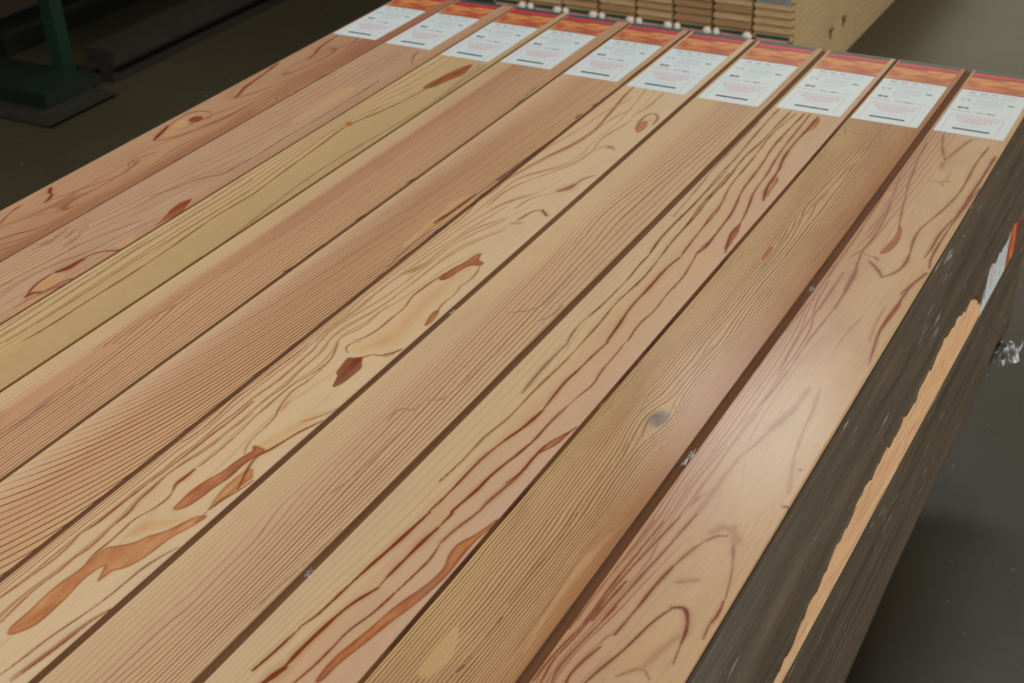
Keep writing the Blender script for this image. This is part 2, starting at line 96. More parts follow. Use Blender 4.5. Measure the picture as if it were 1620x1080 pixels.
  L=[(16,[70.4,-1235,73.1,-1283,73.6,-1322,72.2,-1363,72.9,-1410,72.0,-1234,67.1,-1187,66.2,-1129,63.4,-1087,73.7,-831,66.7,-934,69.5,-981,67.3,-21,70.7,-119,64.3,-214,61.0,-297,55.6,-377,54.2,-492])],
  S=[(1.8,0.6,[70.4,-1235,73.1,-1283,73.6,-1322,72.2,-1363,72.9,-1410]),(1.6,0.5,[72.0,-1234,67.1,-1187,66.2,-1129,63.4,-1087,75.3,-1067]),(1.6,0.45,[73.7,-831,66.7,-934,69.5,-981]),(1.3,0.5,[67.3,-21,70.7,-119,72.5,-161,64.3,-214,61.0,-297,55.6,-377,54.2,-492,57.6,-618]),(4,0.8,[77.0,-1424,77.2,-1434]),(1.5,0.6,[77.2,-1434,76.8,-1450,76.1,-1481,77.9,-1500]),(4,0.7,[77.1,-1501,75.0,-1513]),(3,0.55,[3.8,-41,16.6,-71]),(3,0.5,[-4.5,-114,1.6,-141]),(2,0.4,[-7.7,-131,1.6,-89,14.7,-75]),(3,0.75,[27.8,-62,39.6,-63]),(1.4,0.4,[81.1,-988,93.5,-1001,98.6,-1018]),(1.4,0.4,[86.5,-985,98.9,-999,103.9,-1015]),(1.4,0.4,[91.9,-982,104.3,-996]),(1.6,0.4,[83.3,-1070,95.4,-1050,108.1,-1040]),(1.6,0.4,[92.2,-1081,102.9,-1057,114.2,-1044]),(1.6,0.4,[101.0,-1091,112.1,-1064,120.3,-1049]),(1.5,0.4,[49.0,-1019,43.2,-982,45.0,-936]),(1.5,0.4,[3.3,-993,10.8,-960,-4.0,-903,-5.3,-859]),(2,0.5,[-0.1,-990,12.1,-1021,8.4,-1050]),(2,0.4,[109.2,-1256,104.6,-1295,109.9,-1336,111.8,-1411,112.4,-1480]),(2,0.4,[149.7,-54,150.8,-197,125.6,-376,115.7,-576])],
  F=[(0.75,8,[43.1,-532,50.0,-523,53.2,-566,49.5,-590,42.9,-565]),(0.3,14,[130.4,-1205,123.9,-1246,119.1,-1354,117.7,-1387,126.2,-1485,114.0,-1416,108.7,-1322,115.2,-1269]),(0.3,20,[40.3,-1452,37.7,-1480,38.6,-1541,59.8,-1531,58.2,-1482])]),
 10: dict(E=[(0,0),(14,14)],pa=[(0,0.75),(0.25,0.6),(0.4,0.12),(0.6,0.05),(1,0.1)],C=[(0,(176,134,102)),(0.3,(184,147,113)),(0.7,(192,160,122)),(1,(190,154,112))],
  L=[(7,[80.3,-1204,67.1,-1232,57.9,-1272,52.5,-1314,50.8,-1350,46.7,-1395,34.8,-1440,32.6,-1477]),(5.2,[46.4,-1178,39.2,-1255,33.2,-1304,29.3,-1347,26.8,-1373,17.6,-1441,16.7,-1481]),(3,[18.3,-1207,14.8,-1264,11.0,-1340,11.5,-1394,3.4,-1449,3.5,-1483]),(6,[33.6,-1027,33.2,-1088,31.3,-1146,30.1,-1208,39.1,-554,42.3,-609,40.6,-718,38.4,-822]),(4,[5.1,-537,5.3,-611,6.6,-671,1.6,-768])],
  S=[(4,0.55,[26.6,-6,37.9,-61,56.0,-111]),(4.5,0.55,[56.8,-114,66.5,-56,76.4,-7]),(7,0.35,[56.9,-125,58.5,-152]),(2.5,0.6,[10.6,-51,13.4,-123,21.5,-182,24.4,-221,35.9,-282,46.2,-346,57.5,-395]),(5,0.7,[45.8,-513,63.3,-532,76.4,-552]),(4,0.75,[77.1,-555,91.6,-532,96.8,-501,93.7,-464]),(3,0.7,[93.7,-464,87.0,-422,85.1,-388,92.0,-349,102.9,-295,110.8,-216,107.3,-137,107.2,-81,111.2,-29]),(3,0.6,[20.2,-308,27.9,-378,30.9,-447,26.4,-489,34.0,-529,36.4,-560,39.7,-616]),(2.5,0.5,[-0.9,-253,2.0,-316,3.1,-371,6.1,-447,5.6,-493,7.6,-589]),(2,0.5,[4.3,-197,21.1,-320,23.5,-439]),(4,0.8,[129.7,-64,129.4,-154,127.8,-234,125.4,-316]),(3.5,0.75,[125.4,-316,116.9,-379,118.6,-441,116.7,-470]),(3,0.75,[134.6,-199,126.7,-321,125.2,-393,125.1,-466,131.8,-500]),(4,0.8,[131.4,-516,121.7,-557,115.1,-591]),(3,0.5,[50.8,-203,71.0,-201,80.2,-216]),(5,0.6,[73.3,-200,81.9,-192]),(2,0.6,[78.8,-190,77.0,-157]),(5,0.75,[49.6,-498,57.7,-505]),(3,0.4,[30.0,-493,41.5,-499,51.4,-500]),(3.5,0.8,[130.6,-522,122.5,-552,119.6,-599,120.6,-642]),(3,0.75,[116.7,-705,122.8,-747,128.5,-788]),(2.5,0.7,[120.0,-608,116.9,-668,119.6,-722,125.5,-764]),(3.6,0.65,[30.4,-526,39.1,-554,42.3,-609,42.8,-669]),(2.4,0.6,[42.8,-669,40.6,-718,37.9,-770,38.4,-822,38.8,-860,34.3,-948]),(2.6,0.65,[22.5,-562,23.6,-638,23.7,-688,21.3,-741,24.8,-802,29.5,-865]),(2.2,0.55,[5.1,-537,5.3,-611,6.6,-671,2.5,-726,1.6,-768]),(2.5,0.5,[-3.3,-541,-4.0,-626,-2.9,-724,-1.8,-815,0.6,-857]),(1.5,0.35,[85.0,-673,78.2,-723,77.3,-769]),(7,0.3,[77.3,-879,76.5,-919,67.0,-963]),(4,0.35,[90.0,-873,96.6,-918,100.3,-947]),(3,0.3,[105.1,-635,106.9,-687,112.4,-734]),(7,0.4,[77.1,-927,71.1,-957,64.6,-985]),(3.5,0.4,[65.8,-982,57.2,-1030,53.8,-1043]),(5,0.3,[51.6,-1047,48.4,-1091,48.1,-1125,45.9,-1181,40.0,-1230]),(3,0.35,[96.6,-918,101.0,-972,107.1,-1013]),(4,0.3,[106.3,-1014,116.7,-1057,126.5,-1096]),(2.2,0.4,[37.9,-946,33.6,-1027,33.2,-1088,31.3,-1146,30.1,-1208,27.2,-1227]),(2,0.4,[28.6,-1041,20.9,-1121,20.5,-1212]),(2,0.35,[28.6,-966,19.9,-1070,13.7,-1152]),(4,0.8,[130.0,-1122,134.5,-1121]),(2.5,0.9,[123.0,-1048,124.7,-1048]),(3,0.6,[123.4,-1085,125.2,-1084]),(5.5,0.6,[91.2,-1199,80.3,-1204,73.9,-1216]),(3.6,0.65,[73.9,-1216,67.1,-1232,57.9,-1272]),(3.6,0.8,[57.9,-1272,52.5,-1314,50.8,-1350,46.7,-1395]),(4,0.8,[41.2,-1417,34.8,-1440,30.9,-1464,32.6,-1477]),(2,0.4,[46.7,-1395,40.0,-1400,39.2,-1413]),(4,0.55,[103.4,-1211,111.2,-1231]),(2.5,0.6,[111.2,-1231,120.0,-1258,127.7,-1295]),(4,0.8,[127.1,-1298,129.9,-1318,127.9,-1335]),(3,0.7,[127.3,-1338,129.4,-1360]),(11,0.3,[93.1,-1180,103.0,-1205]),(8,0.3,[73.5,-1202,84.1,-1181,106.7,-1200]),(3,0.8,[49.2,-1469,54.7,-1445,64.5,-1410,69.3,-1383,73.3,-1360,83.2,-1334]),(4.5,0.85,[82.7,-1333,92.5,-1326,100.2,-1332,106.2,-1346]),(4.5,0.85,[106.2,-1346,110.1,-1360,112.1,-1376]),(3,0.7,[112.1,-1376,116.4,-1406]),(4,0.4,[73.3,-1447,86.9,-1428,94.3,-1426,104.2,-1436]),(3,0.7,[46.4,-1178,39.2,-1255,33.2,-1304,29.3,-1347,25.1,-1384]),(2.6,0.75,[31.4,-1188,22.6,-1260,15.6,-1318,14.0,-1376,11.7,-1419,6.4,-1454,10.3,-1489]),(4.2,0.8,[22.7,-1317,18.9,-1352,16.7,-1386]),(2.4,0.75,[18.3,-1207,14.8,-1264,11.0,-1340,11.5,-1394,3.4,-1449,2.7,-1488]),(2,0.6,[7.5,-1209,5.9,-1265,2.8,-1339,1.1,-1409]),(3,0.7,[30.5,-1357,21.8,-1414,15.7,-1462,20.1,-1484]),(7,0.3,[72.6,-1293,89.7,-1281]),(8,0.25,[106.2,-1367,95.6,-1402,90.6,-1429])],
  F=[(0.72,8,[53.0,-379,58.3,-423,53.3,-465,51.3,-491,66.2,-476,69.8,-430,62.9,-392]),(0.8,5,[118.8,-604,114.4,-659,113.6,-702,119.1,-713,120.9,-689,123.8,-645,125.7,-620]),(0.42,16,[91.7,-780,80.2,-811,76.3,-851,76.2,-876,90.7,-869,92.8,-843,95.1,-804]),(0.3,20,[-20.9,-1207,-19.0,-1333,-21.5,-1436,-8.4,-1493,12.5,-1483,11.5,-1394,9.3,-1313,6.9,-1225]),(0.25,30,[84.1,-1336,73.7,-1373,65.0,-1430,63.1,-1462,97.7,-1444,97.6,-1425,109.8,-1395,103.3,-1348]),(0.3,14,[11.7,-260,15.8,-414,17.2,-499,18.6,-579,9.4,-609,2.5,-483,-3.5,-280])]),
}

# ---------------------------------------------------------------- helpers
def s2l(c):
    return [(x/255/12.92 if x/255 <= 0.04045 else ((x/255+0.055)/1.055)**2.4) for x in c]


def rgba(c, k=1.0):
    return tuple(x*k for x in s2l(c)) + (1.0,)


def tag(o, label=None, cat=None, group=None, kind=None):
    if label: o['label'] = label
    if cat: o['category'] = cat
    if group: o['group'] = group
    if kind: o['kind'] = kind
    return o


def empty(name, loc=(0, 0, 0), rz=0.0):
    o = bpy.data.objects.new(name, None)
    COL.objects.link(o)
    o.location = loc
    o.rotation_euler = (0, 0, rz)
    o.empty_display_size = 0.05
    return o


class MB:
    def __init__(s):
        s.v, s.f, s.m = [], [], []

    def quad(s, a, b, c, d, m=0):
        n = len(s.v)
        s.v += [a, b, c, d]
        s.f.append((n, n+1, n+2, n+3))
        s.m.append(m)

    def box(s, x0, x1, y0, y1, z0, z1, m=0):
        n = len(s.v)
        s.v += [(x0, y0, z0), (x1, y0, z0), (x1, y1, z0), (x0, y1, z0), (x0, y0, z1), (x1, y0, z1), (x1, y1, z1), (x0, y1, z1)]
        for f in ((0, 3, 2, 1), (4, 5, 6, 7), (0, 1, 5, 4), (1, 2, 6, 5), (2, 3, 7, 6), (3, 0, 4, 7)):
            s.f.append(tuple(n+i for i in f))
            s.m.append(m)

    def prism_y(s, prof, y0, y1, m=0, m_end=None):
        n = len(s.v)
        k = len(prof)
        s.v += [(x, y0, z) for x, z in prof] + [(x, y1, z) for x, z in prof]
        for i in range(k):
            j = (i+1) % k
            s.f.append((n+i, n+j, n+k+j, n+k+i))
            s.m.append(m)
        s.f.append(tuple(n+i for i in range(k))[::-1])
        s.f.append(tuple(n+k+i for i in range(k)))
        s.m += [m if m_end is None else m_end]*2

    def cyl(s, c, r, h, seg=24, axis='z', m=0):
        n = len(s.v)
        for t in (0, h):
            for i in range(seg):
                a = 2*math.pi*i/seg
                p = (r*math.cos(a), r*math.sin(a), t)
                if axis == 'y': p = (p[0], p[2], p[1])
                if axis == 'x': p = (p[2], p[0], p[1])
                s.v.append((c[0]+p[0], c[1]+p[1], c[2]+p[2]))
        for i in range(seg):
            j = (i+1) % seg
            s.f.append((n+i, n+j, n+seg+j, n+seg+i))
            s.m.append(m)
        s.f.append(tuple(n+i for i in range(seg))[::-1])
        s.f.append(tuple(n+seg+i for i in range(seg)))
        s.m += [m, m]

    def build(s, name, mats, parent=None, bevel=0.0, smooth=False):
        me = bpy.data.meshes.new(name)
        me.from_pydata(s.v, [], s.f)
        if not isinstance(mats, (list, tuple)): mats = [mats]
        for x in mats: me.materials.append(x)
        me.polygons.foreach_set('material_index', s.m)
        if bevel:
            b = bmesh.new()
            b.from_mesh(me)
            bmesh.ops.remove_doubles(b, verts=b.verts, dist=1e-6)
            bmesh.ops.recalc_face_normals(b, faces=b.faces)
            bmesh.ops.bevel(b, geom=list(b.edges), offset=bevel, segments=2, affect='EDGES')
            b.to_mesh(me)
            b.free()
        if smooth:
            me.polygons.foreach_set('use_smooth', [True]*len(me.polygons))
        me.update()
        o = bpy.data.objects.new(name, me)
        COL.objects.link(o)
        if parent is not None: o.parent = parent
        return o


class NT:
    """small node helper"""
    def __init__(s, name):
        s.mat = bpy.data.materials.new(name)
        s.mat.use_nodes = True
        s.t = s.mat.node_tree
        s.t.nodes.clear()
        s.out = s.n('ShaderNodeOutputMaterial')

    def n(s, typ, **k):
        x = s.t.nodes.new(typ)
        for a, b in k.items(): setattr(x, a, b)
        return x

    def put(s, sock, v):
        if isinstance(v, bpy.types.NodeSocket): s.t.links.new(v, sock)
        elif v is not None: sock.default_value = v

    def math(s, op, a, b=None, c=None, clamp=False):
        x = s.n('ShaderNodeMath', operation=op, use_clamp=clamp)
        s.put(x.inputs[0], a)
        if b is not None: s.put(x.inputs[1], b)
        if c is not None: s.put(x.inputs[2], c)
        return x.outputs[0]

    def mr(s, v, a, b, c=0.0, d=1.0, smooth=False):
        x = s.n('ShaderNodeMapRange')
        if smooth: x.interpolation_type = 'SMOOTHSTEP'
        for i, q in enumerate((v, a, b, c, d)): s.put(x.inputs[i], q)
        return x.outputs[0]

    def mix(s, f, a, b, blend='MIX'):
        x = s.n('ShaderNodeMix', data_type='RGBA', blend_type=blend)
        s.put(x.inputs[0], f)
        s.put(x.inputs[6], a)
        s.put(x.inputs[7], b)
        return x.outputs[2]

    def attr(s, name, col=False):
        x = s.n('ShaderNodeAttribute', attribute_name=name)
        return x.outputs['Color'] if col else x.outputs['Fac']

    def obj(s, scale=(1, 1, 1), loc=(0, 0, 0)):
        c = s.n('ShaderNodeTexCoord')
        m = s.n('ShaderNodeMapping')
        m.inputs['Scale'].default_value = scale
        m.inputs['Location'].default_value = loc
        s.t.links.new(c.outputs['Object'], m.inputs[0])
        return m.outputs[0]

    def noise(s, vec, scale=1.0, detail=2.0, rough=0.5, dist=0.0):
        x = s.n('ShaderNodeTexNoise')
        s.put(x.inputs['Vector'], vec)
        x.inputs['Scale'].default_value = scale
        x.inputs['Detail'].default_value = detail
        x.inputs['Roughness'].default_value = rough
        x.inputs['Distortion'].default_value = dist
        return x.outputs['Fac']

    def ramp(s, f, stops):
        x = s.n('ShaderNodeValToRGB')
        e = x.color_ramp.elements
        while len(e) < len(stops): e.new(0.5)
        for q, (p, c) in zip(e, stops):
            q.position, q.color = p, c
        s.put(x.inputs[0], f)
        return x.outputs[0]

    def bump(s, h, strength, dist):
        x = s.n('ShaderNodeBump')
        x.inputs['Strength'].default_value = strength
        x.inputs['Distance'].default_value = dist
        s.put(x.inputs['Height'], h)
        return x.outputs[0]

    def bsdf(s, col, rough=0.5, normal=None, **k):
        x = s.n('ShaderNodeBsdfPrincipled')
        s.put(x.inputs['Base Color'], col)
        s.put(x.inputs['Roughness'], rough)
        if normal is not None: s.put(x.inputs['Normal'], normal)
        for a, b in k.items(): s.put(x.inputs[a.replace('_', ' ')], b)
        return x.outputs[0]

    def done(s, sh):
        s.t.links.new(sh, s.out.inputs[0])
        return s.mat


def plain(name, c, rough=0.5, k=1.0, **kw):
    t = NT(name)
    return t.done(t.bsdf(rgba(c, k), rough, **kw))


# ---------------------------------------------------------------- structure: floor
def floor_mat():
    t = NT('concrete_floor')
    big = t.noise(t.obj((0.5, 0.5, 0.5)), 1.3, 4, 0.6)
    fine = t.noise(t.obj((1, 1, 1)), 60, 3, 0.6)
    spk = t.noise(t.obj((1, 1, 1)), 42, 1, 0.3)
    col = t.mix(t.mr(big, 0.3, 0.7), rgba((54, 49, 34)), rgba((65, 59, 40)))
    col = t.mix(t.mr(fine, 0.35, 0.7, 0, 0.25), col, rgba((36, 33, 27)))
    col = t.mix(t.mr(spk, 0.765, 0.80, 0, 0.35), col, rgba((150, 140, 115)))
    nrm = t.bump(fine, 0.15, 0.002)
    return t.done(t.bsdf(col, t.mr(big, 0.3, 0.7, 0.32, 0.42), nrm))


fl = MB()
fl.quad((-9, -6, 0), (9, -6, 0), (9, 16, 0), (-9, 16, 0))
tag(fl.build('floor', floor_mat()), kind='structure')

# ---------------------------------------------------------------- the grain of the ten top boards
XS = [0.0, 0.1436, 0.2945, 0.432, 0.585, 0.7255, 0.8765, 1.0275, 1.172, 1.3185, 1.4535]
GAP = [0.0035, 0.0045, 0.005, 0.006, 0.0075, 0.0095, 0.011, 0.0058, 0.0125, 0.0]
Y_NEAR, Y_FAR = -2.655, 0.327
TH = 0.0266                     # thickness of a board
ALB = 1.0


def tps(pts, val, q, lam=2e-3):
    """thin plate spline through scattered ring numbers"""
    def K(a, b):
        d = ((a[:, None, :]-b[None, :, :])**2).sum(2)
        return d*np.log(d+1e-12)*0.5
    n = len(pts)
    A = np.zeros((n+3, n+3))
    A[:n, :n] = K(pts, pts) + lam*np.eye(n)
    A[:n, n] = 1
    A[:n, n+1:] = pts
    A[n:, :n] = A[:n, n:].T
    w = np.linalg.solve(A, np.r_[val, 0, 0, 0])
    out = np.empty(len(q))
    for i in range(0, len(q), 8000):
        s = q[i:i+8000]
        out[i:i+8000] = K(s, pts) @ w[:n] + w[n] + s @ w[n+1:]
    return out


def seg_dist(q, pl):
    d = np.full(len(q), 1e9, dtype=np.float32)
    for a, b in zip(pl[:-1], pl[1:]):
        ab = b-a
        t = np.clip(((q-a) @ ab)/max(ab @ ab, 1e-9), 0, 1)
        e = q-(a+t[:, None]*ab)
        np.minimum(d, np.hypot(e[:, 0], e[:, 1]), out=d)
    return d


def smooth_line(pl, n=3):
    for _ in range(n-1 if len(pl) > 2 else 0):
        o = [pl[0]]
        for a, b in zip(pl[:-1], pl[1:]):
            o += [a*.75+b*.25, a*.25+b*.75]
        o.append(pl[-1])
        pl = np.array(o)
    return pl


def sstep(a, b, x):
    t = np.clip((x-a)/(b-a), 0, 1)
    return t*t*(3-2*t)


def grain_fields(b, U, V):
    """U, V in mm; ring number, ring contrast, dark line, resin fill"""
    g = GRAIN[b]
    wid = (XS[b]-XS[b-1])*1000 - GAP[b-1]*1000
    q = np.stack([U, V], 1).astype(np.float64)
    sc = np.array([1/146.0, 1/600.0])
    P_, v_ = [], []
    (lf, ln), (rf, rn) = g['E'] or ((0, 0), (0, 0))
    for yy in np.arange(-1850, 400, 110) if g['E'] else []:
        t = (yy+1850)/2200
        P_ += [(0, yy), (wid, yy)]
        v_ += [ln+(lf-ln)*t, rn+(rf-rn)*t]
    for ph, fl_ in g['L']:
        pl = np.array(fl_, float).reshape(-1, 2)
        for a, c in zip(pl[:-1], pl[1:]):
            n = max(1, int(np.hypot(*(c-a))/70))
            for i in range(n):
                P_.append(tuple(a+(c-a)*i/n))
                v_.append(ph)
    P_ = np.array(P_)*sc
    qw = q.copy()
    if b == 9:                  # the rings part around the knot
        du, dv = q[:, 0]-KNOT9[0]*1000, q[:, 1]-KNOT9[1]*1000
        qw[:, 0] -= 13*np.tanh(du/9.0)*np.exp(-(dv/48.0)**2-(du/42.0)**2)
    ph = tps(P_, np.array(v_, float), qw*sc)
    pa = np.interp(U/wid, [x for x, _ in g['pa']], [y for _, y in g['pa']])
    st = np.zeros(len(U), np.float32)
    lo, hi = q.min(0), q.max(0)
    for w_, s_, fl_ in g['S']:
        pl = smooth_line(np.array(fl_, float).reshape(-1, 2))
        m = (U > pl[:, 0].min()-12) & (U < pl[:, 0].max()+12) & (V > pl[:, 1].min()-12) & (V < pl[:, 1].max()+12)
        if not m.any(): continue
        d = seg_dist(q[m], pl)
        vv = q[m][:, 1]
        ends = np.minimum(np.hypot(*(q[m]-pl[0]).T), np.hypot(*(q[m]-pl[-1]).T))
        hw = max(w_*1.25, 2.2)*0.5*(1+0.22*np.sin(vv/23.0+w_*9)+0.12*np.sin(vv/8.3+s_*30))*(0.65+0.35*sstep(0, 22, ends))
        core = s_*(1-sstep(hw*0.55, hw*1.2, d)) if s_ > 0.42 else 1.15*s_*(1-sstep(0, hw*2.0, d))
        halo = 0.22*s_*(1-sstep(hw, hw*3.2, d))
        st[m] = np.maximum(st[m], np.maximum(core, halo))
        ph_ring = 1-0.8*(1-sstep(hw, hw*3.0, d))
        pa[m] = np.minimum(pa[m], pa[m]*ph_ring+0.02)
    fi = np.zeros(len(U), np.float32)
    for f_, soft, fl_ in g['F']:
        pl = np.array(fl_, float).reshape(-1, 2)
        pl = smooth_line(np.vstack([pl, pl[:1]]), 3)
        m = (U > pl[:, 0].min()-6) & (U < pl[:, 0].max()+6) & (V > pl[:, 1].min()-8) & (V < pl[:, 1].max()+8)
        if not m.any(): continue
        qq = q[m]
        ins = np.zeros(len(qq), bool)
        for a, c in zip(pl[:-1], pl[1:]):
            if a[1] == c[1]: continue
            k = ((a[1] > qq[:, 1]) != (c[1] > qq[:, 1])) & (qq[:, 0] < (c[0]-a[0])*(qq[:, 1]-a[1])/(c[1]-a[1])+a[0])
            ins ^= k
        d = seg_dist(qq, pl)*np.where(ins, 1, -1)
        if f_ >= 0.6:
            val = f_*((0.8+0.2*(1-sstep(0.3, soft*0.6, d))) if b in (6, 8) and f_ < 0.95 else 1.0)*sstep(-1.1, 1.1, d)
        else:
            val = f_*sstep(-soft*0.15, soft*0.6, d)
        fi[m] = np.maximum(fi[m], val)
        if b in (6, 8) and 0.55 < f_ < 0.95: st[m] = np.maximum(st[m], 0.5*np.exp(-((d-0.3)/1.3)**2))
        pa[m] *= 1-0.8*sstep(-0.5, 1, d)
    return ph, pa, st, fi


def wood_mat(name, dark, seed, stroke=None, wob=0.25, ringw=(0.42, 0.9), pink=0.3, coat=0.06, rough=0.5, blotch=0.12):
    t = NT(name)
    ph, pa, st, fi = (t.attr(a) for a in ('ring', 'ring_contrast', 'dark_line', 'resin'))
    base = t.attr('wood_colour', True)
    L = (seed*3.7, seed*1.9, seed*0.77)
    wv = t.noise(t.obj((14, 3.0, 3), L), 1.0, 2, 0.5)
    wf = t.noise(t.obj((60, 9, 3), L), 1.0, 2, 0.5)
    p = t.math('ADD', ph, t.mr(wv, 0, 1, -wob*1.6, wob*1.6))
    p = t.math('ADD', p, t.mr(wf, 0, 1, -wob*0.55, wob*0.55))
    fr = t.math('FRACT', p)
    prof = t.math('MULTIPLY', t.mr(fr, t.math('SUBTRACT', ringw[1], t.attr('late_width')), ringw[1], 0, 1, True), t.mr(fr, ringw[1]+0.01, 1.0, 1, 0, True))
    # rings differ in strength from one to the next
    cell = t.n('ShaderNodeTexWhiteNoise', noise_dimensions='1D')
    t.put(cell.inputs['W'], t.math('ADD', t.math('FLOOR', p), seed*13.0))
    amp = t.math('MULTIPLY', pa, t.mr(cell.outputs['Value'], 0, 1, 0.8, 1.45))
    amp = t.math('MULTIPLY', amp, t.mr(t.noise(t.obj((25, 1.5, 3), L), 1, 2), 0.3, 0.7, 0.75, 1.15))
    ring = t.math('MULTIPLY', prof, amp, clamp=True)
    # broad tone changes and fibre
    tone = t.noise(t.obj((9, 1.1, 3), L), 1.0, 3, 0.55)
    fib = t.noise(t.obj((520, 16, 5), L), 1.0, 3, 0.6)
    pore = t.noise(t.obj((900, 40, 5), L), 1.0, 1, 0.5)
    col = t.mix(t.mr(tone, 0.35, 0.72, 0, pink), base, rgba((182, 146, 112)))
    col = t.mix(t.mr(tone, 0.5, 0.2, 0, 0.35), col, rgba((206, 178, 132)))
    bl = t.noise(t.obj((16, 5, 3), (seed*5.1, seed*2.3, 1)), 1.0, 4, 0.6, 0.5)
    col = t.mix(t.mr(bl, 0.48, 0.75, 0, blotch), col, rgba((142, 100, 64)))
    col = t.mix(ring, col, rgba(dark))
    f = t.math('MULTIPLY', fi, t.mr(t.noise(t.obj((70, 22, 3), L), 1, 3), 0.3, 0.7, 0.82, 1.12))
    fc = t.ramp(f, [(0.0, rgba((200, 160, 112))), (0.32, rgba((192, 146, 96))), (0.52, rgba((184, 124, 72))), (0.66, rgba((158, 88, 44))), (0.82, rgba((130, 60, 30))), (1.0, rgba((110, 50, 30)))])
    fw_ = t.math('MULTIPLY', t.mr(f, 0.0, 0.55, 0, 0.92), t.mr(wf, 0.25, 0.75, 0.8, 1.1), clamp=True)
    col = t.mix(fw_, col, fc)
    sv = t.math('MULTIPLY', st, t.mr(t.noise(t.obj((90, 14, 3), L), 1, 2), 0.25, 0.7, 0.95, 1.35), clamp=True)
    col = t.mix(sv, col, rgba(stroke or dark, 0.85))
    col = t.mix(t.mr(fib, 0.25, 0.75, 0.10, 0.0), col, rgba((95, 62, 40)))
    col = t.mix(t.mr(pore, 0.66, 0.8, 0.0, 0.16), col, rgba((105, 66, 42)))
    h = t.math('ADD', t.math('MULTIPLY', t.math('SUBTRACT', 1.0, ring), 0.5), t.math('MULTIPLY', fib, 0.5))
    nrm = t.bump(h, 0.35, 0.0006)
    return t.done(t.bsdf(col, t.mr(fib, 0.2, 0.8, rough-0.06, rough+0.1), nrm, Coat_Weight=coat, Coat_Roughness=0.2, Specular_IOR_Level=0.12))


tongue_mat = NT('shaded_tongue_wood')  # brown tongue wood, darkened to carry shade in the gaps between boards
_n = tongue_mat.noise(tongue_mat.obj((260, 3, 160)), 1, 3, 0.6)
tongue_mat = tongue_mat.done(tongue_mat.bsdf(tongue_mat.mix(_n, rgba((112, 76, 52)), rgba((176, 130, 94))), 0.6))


def end_mat(name='end_grain', a=(176, 136, 96), b=(132, 96, 62)):
    t = NT(name)
    w_ = t.n('ShaderNodeTexWave', wave_type='RINGS')
    t.put(w_.inputs['Vector'], t.obj((20, 20, 20), (0.3, 0, 1.5)))
    w_.inputs['Scale'].default_value = 6
    w_.inputs['Distortion'].default_value = 2
    n = t.noise(t.obj((6, 6, 40)), 3, 3)
    c = t.mix(t.mr(w_.outputs['Fac'], 0.2, 0.9, 0, 0.45), rgba(a), rgba(b))
    c = t.mix(t.mr(n, 0.3, 0.7, 0, 0.5), c, rgba((150, 112, 76)))
    return t.done(t.bsdf(c, 0.7))


END = end_mat()

MAT_SET = {
    1: dict(blotch=0.25, dark=(122, 58, 34), stroke=(122, 44, 20), wob=0.12, pink=0.35),
    2: dict(blotch=0.3, dark=(128, 80, 54), stroke=(126, 50, 26), wob=0.2, pink=0.35),
    3: dict(dark=(118, 78, 40), stroke=(104, 66, 32), wob=0.10, pink=0.05),
    4: dict(dark=(118, 64, 36), stroke=(92, 46, 26), wob=0.22, pink=0.3),
    5: dict(dark=(108, 62, 34), stroke=(94, 46, 24), wob=0.2, pink=0.25),
    6: dict(dark=(140, 88, 50), stroke=(140, 68, 28), wob=0.15, pink=0.05),
    7: dict(dark=(126, 78, 50), stroke=(118, 70, 42), wob=0.5, pink=0.25),
    8: dict(dark=(158, 118, 80), stroke=(126, 54, 18), wob=0.15, pink=0.2),
    9: dict(dark=(122, 74, 38), stroke=(108, 66, 40), wob=0.85, pink=0.0, coat=0.3, blotch=0.5),
    10: dict(dark=(132, 66, 42), stroke=(130, 60, 24), wob=0.2, pink=0.2, coat=0.36, blotch=0.3),
}


